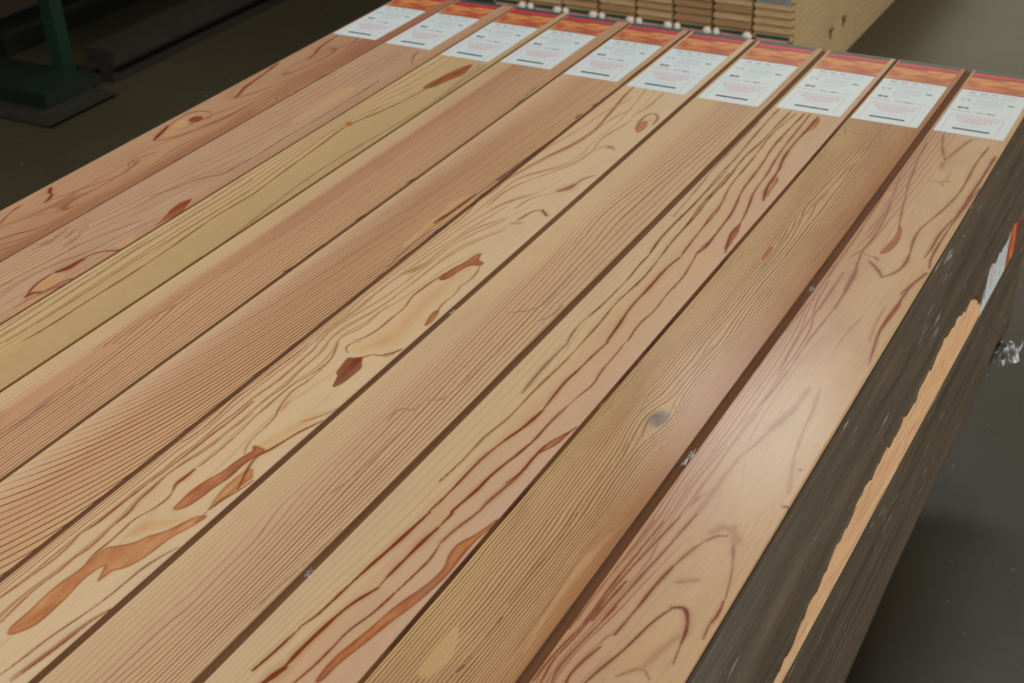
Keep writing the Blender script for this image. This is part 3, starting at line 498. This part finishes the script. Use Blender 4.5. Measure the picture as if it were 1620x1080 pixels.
def top_board(b):
    wid = XS[b]-XS[b-1]-GAP[b-1]
    ch = 0.0006
    zl = -0.0095                 # height of the lower lip beside the face
    us = list(np.linspace(ch, wid-ch, int((wid-2*ch)/0.00105)+1))
    prof = [(0.0, -TH), (0.0, -ch)] + [(u, 0.0) for u in us] + [(wid, -ch*1.3)]
    if GAP[b-1] > 0:
        prof += [(wid+0.0006, -0.0045), (wid+GAP[b-1]-0.0012, zl), (wid+GAP[b-1]-0.0012, -TH)]
    else:
        prof += [(wid, -TH)]
    ys = list(np.arange(-1.86, Y_FAR-0.002, 0.0022))
    ys = [Y_NEAR, -2.3] + ys + [Y_FAR]
    prof = np.array(prof)
    ys = np.array(ys)
    nu, nv = len(prof), len(ys)
    X = np.tile(prof[:, 0], nv)
    Z = np.tile(prof[:, 1], nv)
    Yv = np.repeat(ys, nu)
    co = np.stack([X, Yv, Z], 1).astype(np.float32)
    idx = np.arange(nu*nv).reshape(nv, nu)
    quads = np.stack([idx[:-1, :-1], idx[:-1, 1:], idx[1:, 1:], idx[1:, :-1]], -1).reshape(-1, 4)
    nface = len(quads)
    quads = quads[:, ::1]
    # underside
    under = np.stack([idx[:-1, -1], idx[:-1, 0], idx[1:, 0], idx[1:, -1]], -1)
    allq = np.vstack([quads, under])
    nq = len(allq)
    caps = [idx[0, :], idx[-1, ::-1]]
    loops = np.concatenate([allq.ravel(), caps[0], caps[1]]).astype(np.int32)
    starts = np.concatenate([np.arange(nq)*4, [nq*4, nq*4+nu]]).astype(np.int32)
    me = bpy.data.meshes.new('cladding_board')
    me.vertices.add(len(co))
    me.vertices.foreach_set('co', co.ravel())
    me.loops.add(len(loops))
    me.loops.foreach_set('vertex_index', loops)
    me.polygons.add(nq+2)
    me.polygons.foreach_set('loop_start', starts)
    s = MAT_SET[b]
    me.materials.append(wood_mat('larch_face_wood', s['dark'], b, s['stroke'], s['wob'], pink=s['pink'], coat=s.get('coat', 0.06), blotch=s.get('blotch', 0.12)))
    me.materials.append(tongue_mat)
    me.materials.append(END)
    mi = np.zeros(nq+2, np.int32)
    pcol = np.tile(np.arange(nu-1), nv-1)
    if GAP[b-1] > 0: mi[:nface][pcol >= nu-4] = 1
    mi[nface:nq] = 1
    mi[nq:] = 2
    me.polygons.foreach_set('material_index', mi)
    me.update(calc_edges=True)
    me.validate()
    ph, pa, st, fi = grain_fields(b, X*1000, Yv*1000)
    P2 = ph.reshape(nv, nu)
    gu = np.gradient(P2, axis=1)/np.maximum(np.gradient(X.reshape(nv, nu)*1000, axis=1), 0.3)
    gv = np.gradient(P2, axis=0)/np.maximum(np.gradient(Yv.reshape(nv, nu)*1000, axis=0), 0.3)
    lw_ = np.clip(2.6*np.hypot(gu, gv), 0.12, 0.52).ravel()
    for n, a in (('late_width', lw_), ('ring', ph), ('ring_contrast', pa), ('dark_line', st), ('resin', fi)):
        at = me.attributes.new(n, 'FLOAT', 'POINT')
        at.data.foreach_set('value', a.astype(np.float32))
    cs = GRAIN[b]['C']
    lin = np.array([s2l(c) for _, c in cs])*ALB
    uf = X/wid
    C4 = np.ones((len(X), 4), np.float32)
    for k in range(3): C4[:, k] = np.interp(uf, [c[0] for c in cs], lin[:, k])
    if b == 9: knot_tint(C4, X, Yv, 0.0, (110, 105, 92))
    at = me.attributes.new('wood_colour', 'FLOAT_COLOR', 'POINT')
    at.data.foreach_set('color', C4.ravel())
    o = bpy.data.objects.new('cladding_board', me)
    COL.objects.link(o)
    o.location = (XS[b-1], 0, ZT)
    return o


def knot_tint(C4, X, Y, _, c):
    """the grey bark-ringed knot of the ninth board"""
    u0, v0 = KNOT9
    d = np.sqrt(((X-u0)/0.015)**2 + ((Y-v0)/0.022)**2)
    k = 1-sstep(0.55, 1.25, d)
    l = np.array(s2l(c))
    C4[:, :3] = C4[:, :3]*(1-k[:, None]*0.85) + l*k[:, None]*0.85
    k2 = 0.6*np.exp(-((d-0.35)/0.12)**2)*(np.sin(X*2600+Y*900) > -0.2)
    C4[:, :3] *= (1-k2[:, None])


LABELS = {
    1: 'pinkish brown larch board on the outer left edge, dark red knot and flame tips',
    2: 'greyish pink larch board with scraped rough patch and rust red resin streak',
    3: 'pale yellow larch board with a broad smooth plain band and few brown lines',
    4: 'larch board with pale left third and fine reddish straight grain, right of the yellow board',
    5: 'larch board with dense dark pinstripe grain, left of the flame figured board',
    6: 'larch board with big orange brown flame shaped resin figures along its length',
    7: 'larch board with thin close wavy grain, between flame figured and bold striped boards',
    8: 'larch board with four or five bold dark red wavy stripes on its right half',
    9: 'golden brown fine grained larch board with one grey round knot',
    10: 'glossy pinkish larch board on the outer right edge with arched cathedral grain',
}

# ---------------------------------------------------------------- stickers
M_PAPER = plain('sticker_paper', (200, 208, 208), 0.35, 1.0)


def flame_mat():
    t = NT('flame_print')
    n = t.noise(t.obj((16, 42, 1), (0.4, 0.2, 0)), 1.0, 2, 0.45, 0.5)
    return t.done(t.bsdf(t.ramp(n, [(0.2, rgba((122, 40, 20))), (0.42, rgba((172, 78, 36))), (0.6, rgba((204, 134, 66))), (0.8, rgba((180, 80, 36)))]), 0.35))


M_FLAME = flame_mat()
M_RED = plain('sticker_red', (186, 34, 52), 0.35)
M_PINK = plain('sticker_red_box', (206, 120, 130), 0.4)
M_REDTXT = plain('sticker_red_text', (196, 90, 106), 0.4)
M_DKRED = plain('sticker_dark_red', (96, 22, 22), 0.35)
M_GREEN = plain('sticker_green', (24, 84, 58), 0.35)
M_BLACK = plain('sticker_black', (34, 44, 46), 0.4)
M_GREY = plain('sticker_grey_text', (140, 154, 160), 0.4)
M_DGREY = plain('sticker_dark_text', (76, 90, 98), 0.4)
M_MAG = plain('sticker_magenta', (142, 40, 82), 0.4)
M_LGREEN = plain('sticker_pale_green', (120, 176, 148), 0.4)
M_WHITE = plain('sticker_white', (240, 236, 232), 0.35)
STK = [M_PAPER, M_FLAME, M_RED, M_PINK, M_REDTXT, M_DKRED, M_GREEN, M_BLACK, M_GREY, M_DGREY, M_MAG, M_LGREEN, M_WHITE]


def sticker_mesh(W=0.127, Lw=0.217, total=0.3255):
    """printed sticker, local x across the board, y along it"""
    m = MB()
    rnd = random.Random(5)
    m.box(0, W, 0, total, 0.00005, 0.0004, 0)

    def r(a0, a1, b0, b1, mt, lift=1):
        m.quad(*[(x*W, y*Lw, 0.0004+0.00008*lift) for x, y in ((a0, b0), (a1, b0), (a1, b1), (a0, b1))], mt)

    def text(a0, a1, b, h, mt, wmin=0.012, wmax=0.05, gap=0.010):
        x = a0
        while x < a1:
            w_ = rnd.uniform(wmin, wmax)
            e = min(a1, x+w_)
            n = max(1, int((e-x)/0.014))
            for i in range(n):      # letters
                l0 = x+(e-x)*i/n
                r(l0, l0+(e-x)/n*0.72, b-h/2*rnd.uniform(0.5, 1), b+h/2*rnd.uniform(0.5, 1), mt)
            x = e+gap

    # orange flame, red band, dark edge and green edge at the end
    r(0, 1, 1.0, 1.012, 5)
    r(0, 1, 1.012, 1.34, 1)
    r(0, 1, 1.335, 1.352, 5, 2)
    r(0, 1, 1.352, 1.43, 2, 2)
    text(0.10, 0.93, 1.392, 0.034, 12)
    r(0, 1, 1.43, 1.465, 7, 2)
    r(0, 1, 1.465, total/Lw, 6, 2)
    # title
    for a, c in ((0.13, 0.24), (0.30, 0.40), (0.47, 0.56)): text(a, c, 0.945, 0.026, 9, 0.03, 0.05, 0.004)
    r(0.62, 0.86, 0.945, 0.955, 8)
    for b in (0.89, 0.86): text(0.13, 0.86, b, 0.013, 8)
    # CE
    def arc(cx, cy, rad, a0, a1, w_, mt):
        n = 10
        for i in range(n):
            t0, t1 = a0+(a1-a0)*i/n, a0+(a1-a0)*(i+1)/n
            p = []
            for tt, rr in ((t0, rad), (t1, rad), (t1, rad-w_), (t0, rad-w_)):
                p.append(((cx+rr*math.cos(tt))*W, cy*Lw+rr*math.sin(tt)*W, 0.00048))
            m.quad(*p, mt)
    arc(0.125, 0.765, 0.042, math.radians(65), math.radians(295), 0.010, 9)
    arc(0.215, 0.765, 0.042, math.radians(65), math.radians(295), 0.010, 9)
    r(0.175, 0.213, 0.762, 0.768, 9)
    for b in (0.80, 0.77, 0.74, 0.71, 0.68): text(0.30, rnd.uniform(0.62, 0.74), b, 0.012, 8)
    for b in (0.64, 0.61): text(0.32, 0.60, b, 0.010, 8)
    r(0.77, 0.88, 0.735, 0.765, 11)
    r(0.79, 0.86, 0.742, 0.758, 9, 2)
    # two round marks
    arc(0.15, 0.575, 0.040, 0, 2*math.pi, 0.028, 7)
    arc(0.235, 0.575, 0.040, 0, 2*math.pi, 0.028, 10)
    text(0.04, 0.36, 0.498, 0.014, 9)
    text(0.40, 0.58, 0.505, 0.022, 9)
    text(0.58, 0.70, 0.505, 0.030, 7, 0.03, 0.04)
    text(0.74, 0.94, 0.50, 0.012, 8)
    # red box with warning text
    for a in ((0.085, 0.86, 0.418, 0.424), (0.085, 0.091, 0.03, 0.42), (0.855, 0.861, 0.03, 0.42)): r(*a, 3)
    for b, a0, a1 in ((0.375, 0.15, 0.80), (0.335, 0.19, 0.80), (0.295, 0.24, 0.72), (0.255, 0.30, 0.66)): text(a0, a1, b, 0.020, 4)
    text(0.25, 0.74, 0.19, 0.010, 8)
    r(0.225, 0.76, 0.095, 0.125, 7)
    ob = m.build('sticker', STK)
    me = ob.data
    bpy.data.objects.remove(ob)
    return me


STICKER = sticker_mesh()


def put_sticker(parent, x, y, z=0.0, rot=None, label=None, lay=0.0):
    o = bpy.data.objects.new('sticker', STICKER)
    COL.objects.link(o)
    o.parent = parent
    o.location = (x, y, z)
    if rot: o.rotation_euler = rot
    if lay: o.rotation_euler[2] += lay
    if label: o['label'] = label
    return o


KNOT9 = (0.0, 0.0)


def simple_wood(name, c1, c2, c3, seed=0.0, k=1.0, rough=0.55):
    t = NT(name)
    L = (seed, seed*1.3, seed*0.7)
    n = t.noise(t.obj((60, 2.5, 60), L), 1, 3, 0.6)
    big = t.noise(t.obj((7, 0.8, 9), L), 1, 2)
    n2 = t.noise(t.obj((300, 8, 300), L), 1, 2)
    w_ = t.math('SINE', t.math('MULTIPLY', n, 46.0))
    col = t.mix(t.mr(w_, 0.1, 1.0, 0, 0.6), rgba(c1, k), rgba(c2, k))
    col = t.mix(t.mr(big, 0.35, 0.7, 0, 0.5), col, rgba(c3, k))
    col = t.mix(t.mr(n2, 0.3, 0.8, 0.0, 0.25), col, rgba((110, 74, 46)))
    return t.done(t.bsdf(col, rough))


W_LOW = simple_wood('plank_wood', (192, 154, 112), (140, 94, 60), (178, 134, 96), 2.0)
W_SIDE = simple_wood('side_board_wood', (230, 194, 144), (172, 104, 64), (206, 140, 96), 7.3)
W_BACK = simple_wood('back_stack_wood', (204, 176, 130), (176, 142, 98), (190, 160, 116), 4.1)
W_BEAR = simple_wood('bearer_wood', (120, 98, 72), (88, 68, 48), (104, 84, 62), 9.0)


def lap_profile(w_, th=TH, tongue=0.0085, big=False):
    """tongue and groove section, x 0..w_ with the tongue at the right"""
    c = 0.002
    d = 0.0055 if big else 0.0006
    return [(c+d, 0), (c+d, d), (c, d+c), (0, th*0.30), (0, th*0.36), (0.006, th*0.38), (0.006, th*0.62), (0, th*0.64), (0, th-c), (c, th),
            (w_-c, th), (w_, th-c), (w_, th*0.66), (w_+tongue, th*0.60), (w_+tongue, th*0.40), (w_, th*0.34), (w_, d+c), (w_-c, d), (w_-c-d, 0)]


def copy_one(o, loc, label=None, group=None):
    c = o.copy()
    COL.objects.link(c)
    c.location = loc
    if label: c['label'] = label
    if group: c['group'] = group
    return c


# ---------------------------------------------------------------- front stack
KNOT9 = (0.077, -1.024)
lab_px = {1: (.0054, .0152, .1127), 2: (.0052, .0087, .1126), 3: (.003, -.0064, .1154), 4: (.003, .005, .1165), 5: (.003, -.0045, .1179),
          6: (.0059, -.0145, .1225), 7: (.0055, -.017, .1207), 8: (.0063, -.0035, .1223), 9: (.003, .0017, .1211), 10: (.0052, .005, .1221)}
for b in range(1, 11):
    o = top_board(b)
    tag(o, LABELS[b], 'wooden board', 'cladding boards side by side on top of the front stack')
    u0, y0, lw = lab_px[b]
    s = put_sticker(o, u0, y0)
    s.scale = (lw/0.127, (0.326-y0)/0.3255, 1)

# the right hand column of every layer below, seen through the film
pack = 'planks under the top layer along the wrapped right side of the front stack'
first = None
NL = 20
for k in range(NL):
    z = ZT-TH*(k+2)
    loc = (1.3185+random.Random(k).uniform(-0.002, 0.001), Y_NEAR, z)
    if first is None:
        m = MB()
        m.prism_y(lap_profile(0.126), 0, 3.0, 0, 1)
        first = m.build('cladding_board', [W_LOW, END])
        first.location = loc
        tag(first, 'plank edge dimly visible through dark film, right side of front stack', 'wooden board', pack)
    else:
        copy_one(first, loc)
m = MB()
for k in range(NL):
    m.box(0.0, 1.3155, Y_NEAR, Y_FAR-0.004, ZT-TH*(k+2)+0.0004, ZT-TH*(k+1)-0.0002)
tag(m.build('plank_pack', W_LOW), 'inner planks of the front stack beneath its top layer, mostly hidden', 'planks', kind='stuff')
bz = ZT-TH*(NL+1)
for i, y in enumerate((-2.2, -0.2)):
    m = MB()
    m.box(0.05, 1.36, y-0.06, y+0.06, 0.0, bz-0.0005)
    o = m.build('timber_bearer', W_BEAR, bevel=0.004)
    tag(o, ['timber bearer under the near end of the front stack', 'timber bearer under the far end of the front stack'][i], 'timber')

# board standing on edge against the right side
m = MB()
m.prism_y([(0, 0.003), (0.003, 0), (0.016, 0), (0.019, 0.003), (0.019, 0.112), (0.016, 0.115), (0, 0.115)], 0, 3.0, 0, 1)
side = m.build('side_board', [W_SIDE, END])
side.location = (1.4600, -2.87, ZT-0.163)
side.rotation_euler = (math.atan(-0.034), 0, 0)
tag(side, 'light wooden board on its edge, showing as a narrow strip between dark film bands', 'wooden board')
s = put_sticker(side, 0.0191, 2.698, 0.1125, rot=(0, math.radians(90), 0), label='sticker with orange top and white lower part, partly under film')
s.scale = (0.87, 0.925, 1)


def film_mat(name, streak=1.0):
    t = NT(name)
    v = t.obj((10, 1.6, 42))
    n1 = t.noise(v, 1.0, 4, 0.65, 0.6)
    n2 = t.noise(t.obj((30, 3.2, 110), (3, 1, 2)), 1.0, 3, 0.7, 0.4)
    n3 = t.noise(t.obj((60, 14.0, 260), (1, 5, 2)), 1.0, 2, 0.6)
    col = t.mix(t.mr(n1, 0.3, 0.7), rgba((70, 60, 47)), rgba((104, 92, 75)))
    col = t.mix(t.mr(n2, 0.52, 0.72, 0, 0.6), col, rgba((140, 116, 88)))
    glint = t.math('MULTIPLY', t.mr(n3, 0.60, 0.68), t.mr(t.noise(t.obj((6, 7, 24), (9, 2, 4)), 1.0, 2), 0.55, 0.66))  # bright glints painted into the film's base colour
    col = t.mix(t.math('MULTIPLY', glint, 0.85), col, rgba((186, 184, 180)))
    nrm = t.bump(t.math('ADD', n1, t.math('MULTIPLY', n2, 0.6)), 0.35, 0.003)
    sh = t.bsdf(col, 0.36, nrm, Specular_IOR_Level=0.4)
    tr = t.n('ShaderNodeBsdfTransparent')
    tr.inputs[0].default_value = (0.8, 0.76, 0.7, 1)
    mx = t.n('ShaderNodeMixShader')
    t.put(mx.inputs[0], t.mr(n2, 0.35, 0.62, 0.94, 0.66))
    t.t.links.new(tr.outputs[0], mx.inputs[1])
    t.t.links.new(sh, mx.inputs[2])
    return t.done(mx.outputs[0])


FILM = film_mat('dark_stretch_film')


def film_sheet(name, zt, zb, xo, y0, y1, seed, ny=260, nz=22):
    """a taut, slightly rippled sheet down the side; zt/zb/xo are functions"""
    rnd = random.Random(seed)
    ph = [rnd.uniform(0, 6.28) for _ in range(8)]
    vs_, fs = [], []
    for j in range(ny+1):
        y = y0+(y1-y0)*j/ny
        a, b_ = zt(y), zb(y)
        for i in range(nz+1):
            t_ = i/nz
            z = a+(b_-a)*t_
            r_ = 0.0008*math.sin(9*y+25*t_+ph[0])+0.0005*math.sin(17*y-44*t_+ph[1])+0.0003*math.sin(31*y+70*t_+ph[2])
            vs_.append((xo(y, t_)+r_*math.sin(math.pi*min(1, t_*1.15)), y, z))
    for j in range(ny):
        for i in range(nz):
            k = j*(nz+1)+i
            fs.append((k, k+1, k+nz+2, k+nz+1))
    me = bpy.data.meshes.new(name)
    me.from_pydata(vs_, [], fs)
    me.materials.append(FILM)
    me.polygons.foreach_set('use_smooth', [True]*len(fs))
    o = bpy.data.objects.new(name, me)
    COL.objects.link(o)
    so = o.modifiers.new('thickness', 'SOLIDIFY')
    so.thickness = 0.0003
    so.offset = 1
    return o


hem_y = [-2.66, -1.30, -1.224, -1.051, -0.876, -0.659, -0.452, -0.30, -0.235, -0.19, -0.15, -0.10, 0.025, 0.15, 0.36]
hem_z = [-0.182, -0.180, -0.172, -0.142, -0.122, -0.136, -0.122, -0.150, -0.172, -0.215, -0.150, -0.172, -0.168, -0.17, -0.17]


def hem(y):
    z = float(np.interp(y, hem_y, hem_z))
    return ZT + z - 0.006 + 0.004*math.sin(y*61)+0.003*math.sin(y*143+1)+0.002*math.sin(y*311)


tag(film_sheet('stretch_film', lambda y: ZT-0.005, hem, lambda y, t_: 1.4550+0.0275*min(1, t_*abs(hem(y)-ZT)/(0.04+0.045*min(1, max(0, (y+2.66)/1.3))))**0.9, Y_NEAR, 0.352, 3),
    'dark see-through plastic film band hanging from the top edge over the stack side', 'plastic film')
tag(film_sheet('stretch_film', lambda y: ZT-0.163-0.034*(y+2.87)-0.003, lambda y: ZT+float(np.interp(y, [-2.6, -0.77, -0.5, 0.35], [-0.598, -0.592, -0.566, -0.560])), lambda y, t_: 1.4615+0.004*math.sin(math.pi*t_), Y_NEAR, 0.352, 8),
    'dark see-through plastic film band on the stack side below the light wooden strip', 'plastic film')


def crinkle_mat():
    t = NT('crinkled_film')
    n = t.noise(t.obj((1, 1, 1)), 55, 3, 0.7, 0.8)
    nrm = t.bump(n, 1.0, 0.01)
    sh = t.bsdf(rgba((235, 235, 235)), 0.2, nrm, Specular_IOR_Level=0.9)
    tr = t.n('ShaderNodeBsdfTransparent')
    mx = t.n('ShaderNodeMixShader')
    t.put(mx.inputs[0], t.mr(n, 0.42, 0.62, 0.2, 0.9))
    t.t.links.new(tr.outputs[0], mx.inputs[1])
    t.t.links.new(sh, mx.inputs[2])
    return t.done(mx.outputs[0])


CRINK = crinkle_mat()


def scrap(loc, sx, sy, sz, seed, label, n=14):
    """crumpled scrap of clear film"""
    rnd = random.Random(seed)
    vs_, fs = [], []
    for j in range(n+1):
        for i in range(n+1):
            a, b_ = i/n-0.5, j/n-0.5
            r_ = 1-0.7*min(1, math.hypot(a, b_)*1.7)
            edge = 1+0.35*math.sin(5*math.atan2(b_, a)+seed)
            vs_.append((a*sx*edge+rnd.uniform(-.06, .06)*sx, b_*sy*edge+rnd.uniform(-.06, .06)*sy, sz*(r_*0.6+rnd.uniform(-.5, .5))))
    for j in range(n):
        for i in range(n):
            k = j*(n+1)+i
            fs.append((k, k+1, k+n+2, k+n+1))
    me = bpy.data.meshes.new('film_scrap')
    me.from_pydata(vs_, [], fs)
    me.materials.append(CRINK)
    o = bpy.data.objects.new('film_scrap', me)
    COL.objects.link(o)
    so = o.modifiers.new('thickness', 'SOLIDIFY')
    so.thickness = 0.0002
    o.location = loc
    return tag(o, label, 'plastic film')


scrap((1.482, 0.21, ZT-0.55), 0.045, 0.075, 0.028, 3, 'crumpled tuft of clear film sticking out at the lower right edge of the stack')
scrap((1.495, 0.24, ZT-0.175), 0.012, 0.16, 0.07, 5, 'crinkled shiny film gathered above the sticker on the right side of the stack')
for (x, y, sd, txt) in ((1.3115, -0.62, 1, 'farther bright film scrap in the gap left of the glossy cathedral grained board'),
                        (1.1665, -1.02, 2, 'tiny film scrap in the gap between striped board and knotted board'),
                        (1.020, -1.454, 4, 'tiny film scrap in the gap left of the bold striped board'),
                        (0.871, -0.90, 6, 'tiny film scrap in the gap right of the flame figured board'),
                        (1.3125, -1.075, 7, 'nearer long film scrap in the gap left of the glossy board')):
    scrap((x, y, ZT-0.006), 0.005, 0.012 if sd != 7 else 0.03, 0.003, sd, txt, 8)

# ---------------------------------------------------------------- back stack
BX, BY = 0.41, 2.0
bgrp = 'plank ends of the back stack'
end_cols = [end_mat('back_end_grain', (222, 190, 142), (176, 136, 92)), end_mat('back_end_grain', (206, 168, 120), (158, 118, 78)), end_mat('back_end_grain', (184, 144, 100), (140, 102, 66))]
protos = []
for k in range(3):
    m = MB()
    m.prism_y(lap_profile(0.1355, tongue=0.006), 0.012, 3.0, 0, 1)
    m.prism_y([(0.002, TH*0.36), (0.0, TH*0.45), (0.0, TH-0.004), (0.003, TH-0.0008), (0.1325, TH-0.0008), (0.1355, TH-0.004), (0.1355, TH*0.45), (0.1335, TH*0.36)], 0, 0.0125, 0, 1)
    protos.append(m.build('cladding_board', [W_BACK, end_cols[k]]).data)
m = MB()
m.prism_y([(0.0015, 0), (0, 0.0015), (0, TH-0.0015), (0.0015, TH), (0.1395, TH), (0.141, TH-0.0012), (0.141, 0.0012), (0.1395, 0)], 0.012, 3.0, 0, 1)
m.prism_y([(0.002, TH*0.36), (0.0, TH*0.45), (0.0, TH-0.004), (0.003, TH-0.0008), (0.1325, TH-0.0008), (0.1355, TH-0.004), (0.1355, TH*0.45), (0.1335, TH*0.36)], 0, 0.0125, 0, 1)
plain_side = m.build('cladding_board', [W_BACK, end_cols[0]]).data
for o in [x for x in bpy.data.objects if x.name.startswith('cladding_board') and (x.data in protos or x.data == plain_side)]:
    bpy.data.objects.remove(o)


def fold_mesh(kind):
    """the sticker end folded over the plank end"""
    m = MB()
    w_, h = 0.120, TH*0.86
    if kind == 'green':
        m.box(0, w_, -0.0006, 0, 0, h, 6)
        m.box(0, w_, -0.0012, -0.0006, 0.001, h*0.48, 4)
        m.box(w_*0.05, w_*0.95, -0.0014, -0.0012, h*0.2, h*0.3, 12)
    else:
        m.box(0, w_, -0.0006, 0, 0, h, 8)
        rnd = random.Random(3)
        for r_ in range(3):
            x = 0.01
            while x < w_-0.02:
                l = rnd.uniform(0.004, 0.014)
                m.box(x, x+l, -0.0009, -0.0006, h*(0.2+0.25*r_), h*(0.2+0.25*r_)+0.0022, 9 if r_ != 1 else 4)
                x += l+0.003
        m.box(0, w_, -0.0009, -0.0006, h*0.9, h, 2)
    o = m.build('sticker_fold', STK)
    me = o.data
    bpy.data.objects.remove(o)
    return me


FOLD = {k: fold_mesh(k) for k in ('green', 'white')}
rnd = random.Random(11)
R0, R1, RL = 7, 16, 9
cnames = ['rightmost column', 'second column from the right', 'third column from the right', 'fourth column from the right', 'fifth column from the right', 'sixth column from the right', 'seventh column from the right', 'eighth column from the right']
for c in range(8):
    x = BX-0.146*(c+1)+0.0015
    for r_ in range(0 if c == 0 else R0, R1+1):
        o = bpy.data.objects.new('cladding_board', plain_side if c == 0 else protos[(c*2+r_*3+(r_ % 2)) % 3 if c != 2 else 2])
        COL.objects.link(o)
        o.location = (x+rnd.uniform(-0.001, 0.001), BY+rnd.uniform(-0.003, 0.003), 0.0005+r_*TH)
        cn = cnames[c]
        if r_ == 9: lb = 'plank end with red and green sticker, %s, back stack' % cn
        elif r_ == 14: lb = ('plank end with pale printed sticker, %s, back stack' if c < 6 else 'bare plank end level with the pale stickers, %s, back stack') % cn
        elif r_ < 9: lb = 'plank low in the %s, below the stickers, back stack' % cn
        elif r_ < 14: lb = 'bare plank end between two sticker layers, %s, back stack' % cn
        else: lb = 'plank above the pale stickers, %s, back stack' % cn
        tag(o, lb, 'wooden board', bgrp+', '+cnames[c] + (' low' if r_ < 9 else ' middle' if r_ < 14 else ' top'))
        if r_ in (9, 14) and (r_ == 9 or c < 6):
            f = bpy.data.objects.new('sticker', FOLD['green' if r_ == 9 else 'white'])
            COL.objects.link(f)
            f.parent = o
            f.location = (0.006, -0.0002, 0.001)
m = MB()
m.box(BX-0.146*8, BX-0.147, BY+0.004, BY+2.996, 0.0, R0*TH-0.0008)
tag(m.build('plank_pack', W_BACK), 'lower planks of the back stack hidden behind the front stack', 'planks', kind='stuff')

KNOB = plain('film_knot', (232, 220, 208), 0.35)
for c in range(7):
    for s_ in (-1, 1):
        x = BX-0.146*(c+1)+s_*0.017
        if c == 0 and s_ == 1: continue
        m = MB()
        b_ = bmesh.new()
        bmesh.ops.create_icosphere(b_, subdivisions=3, radius=0.014)
        rr = random.Random(c*3+s_)
        for v in b_.verts:
            n = v.co.normalized()
            v.co = v.co*(1+0.18*math.sin(7*n.x+rr.random()*3)*math.cos(6*n.z+c))
            v.co.x *= 1.25 if s_ < 0 else 0.85
            v.co.y *= 0.8
        me = bpy.data.meshes.new('film_knot')
        b_.to_mesh(me)
        b_.free()
        me.materials.append(KNOB)
        me.polygons.foreach_set('use_smooth', [True]*len(me.polygons))
        o = bpy.data.objects.new('film_knot', me)
        COL.objects.link(o)
        o.location = (x, BY-0.012, 9*TH+0.015)
        tag(o, 'white film knot at the back stack, %s the %s seam from the right' % ('left of' if s_ < 0 else 'right of', ['first', 'second', 'third', 'fourth', 'fifth', 'sixth', 'seventh'][c]), 'film knot', 'white film knots on the back stack')
# stamped marks on the side of the back stack
INK = plain('stamp_ink', (96, 76, 54), 0.7)
for y, z, w_, lb in ((2.40, ZT-0.745, 0.05, 'nearer'), (2.55, ZT-0.745, 0.045, 'farther')):
    m = MB()
    m.box(0, 0.0006, 0, w_, 0.028, 0.036)
    m.box(0, 0.0006, w_*0.35, w_*0.55, 0.0, 0.028)
    if lb == 'farther': m.box(0, 0.0006, w_*0.6, w_, 0.012, 0.022)
    o = m.build('stamp', INK)
    o.location = (BX+0.0005, y, z)
    tag(o, '%s of two dark stamped marks on the side of the back stack' % lb, 'stamp')

# ---------------------------------------------------------------- green machine at the left
GREEN = NT('machine_green')
_g = GREEN.noise(GREEN.obj((6, 6, 6)), 1, 3, 0.6)
GREEN = GREEN.done(GREEN.bsdf(GREEN.mix(_g, rgba((12, 38, 27)), rgba((20, 52, 38))), 0.45))
STEEL = NT('worn_steel')
_g = STEEL.noise(STEEL.obj((5, 5, 5)), 2, 4, 0.7)
STEEL = STEEL.done(STEEL.bsdf(STEEL.mix(_g, rgba((40, 37, 32)), rgba((62, 58, 50))), 0.5, Metallic=0.4))
DKGREEN = plain('machine_dark_green', (14, 26, 20), 0.5)
DARK = plain('machine_dark', (18, 18, 15), 0.6)
RUST = plain('rusty_steel', (60, 44, 36), 0.7)
mc = empty('machine', (-2.25, 1.2, 0))
tag(mc, 'dark green steel machine with a square leg and foot on the floor, upper left', 'machine')


def mpart(name, m_, mat, bevel=0.003):
    o = m_.build(name, mat, mc, bevel=bevel)
    o.location = (0, 0, 0)
    return o


m = MB(); m.box(0.0, 0.062, -0.03, 0.03, 0.03, 0.80); mpart('leg', m, GREEN)
m = MB(); m.box(-0.95, 0.20, -0.27, -0.03, 0.012, 0.07); mpart('foot', m, DKGREEN)
m = MB(); m.prism_y([(-0.9, 0), (0.30, 0), (0.33, 0.012), (-0.9, 0.012)], -0.38, -0.03); mpart('foot_pad', m, STEEL, 0.002)
m = MB(); m.box(-0.02, 0.16, -0.03, 0.10, 0.0, 0.03); mpart('bracket', m, STEEL)
m = MB(); m.cyl((0.16, -0.02, 0.03), 0.022, 0.03, 20); mpart('bolt', m, DARK, 0)
m = MB(); m.box(0.10, 0.24, 0.06, 6.0, 0.07, 0.13); m.box(0.11, 0.22, 0.06, 6.0, 0.0, 0.03); m.box(0.15, 0.18, 0.06, 6.0, 0.03, 0.07); mpart('rail', m, STEEL)
m = MB(); m.box(-0.60, -0.50, 0.0, 6.0, 0.12, 0.30); mpart('cross_beam', m, RUST)
m = MB(); m.box(-0.34, -0.30, 0.75, 6.0, 0.24, 0.62); mpart('side_panel', m, GREEN)
m = MB(); m.box(-1.6, -0.4, 0.1, 6.0, 0.0, 0.10); mpart('base_tray', m, DARK)
m = MB(); m.box(-1.8, 0.16, -0.5, 6.0, 0.80, 1.25); mpart('body', m, GREEN)
m = MB(); m.cyl((-0.9, 0.15, 0.42), 0.16, 4.8, 32, 'y'); mpart('roller', m, DARK, 0)
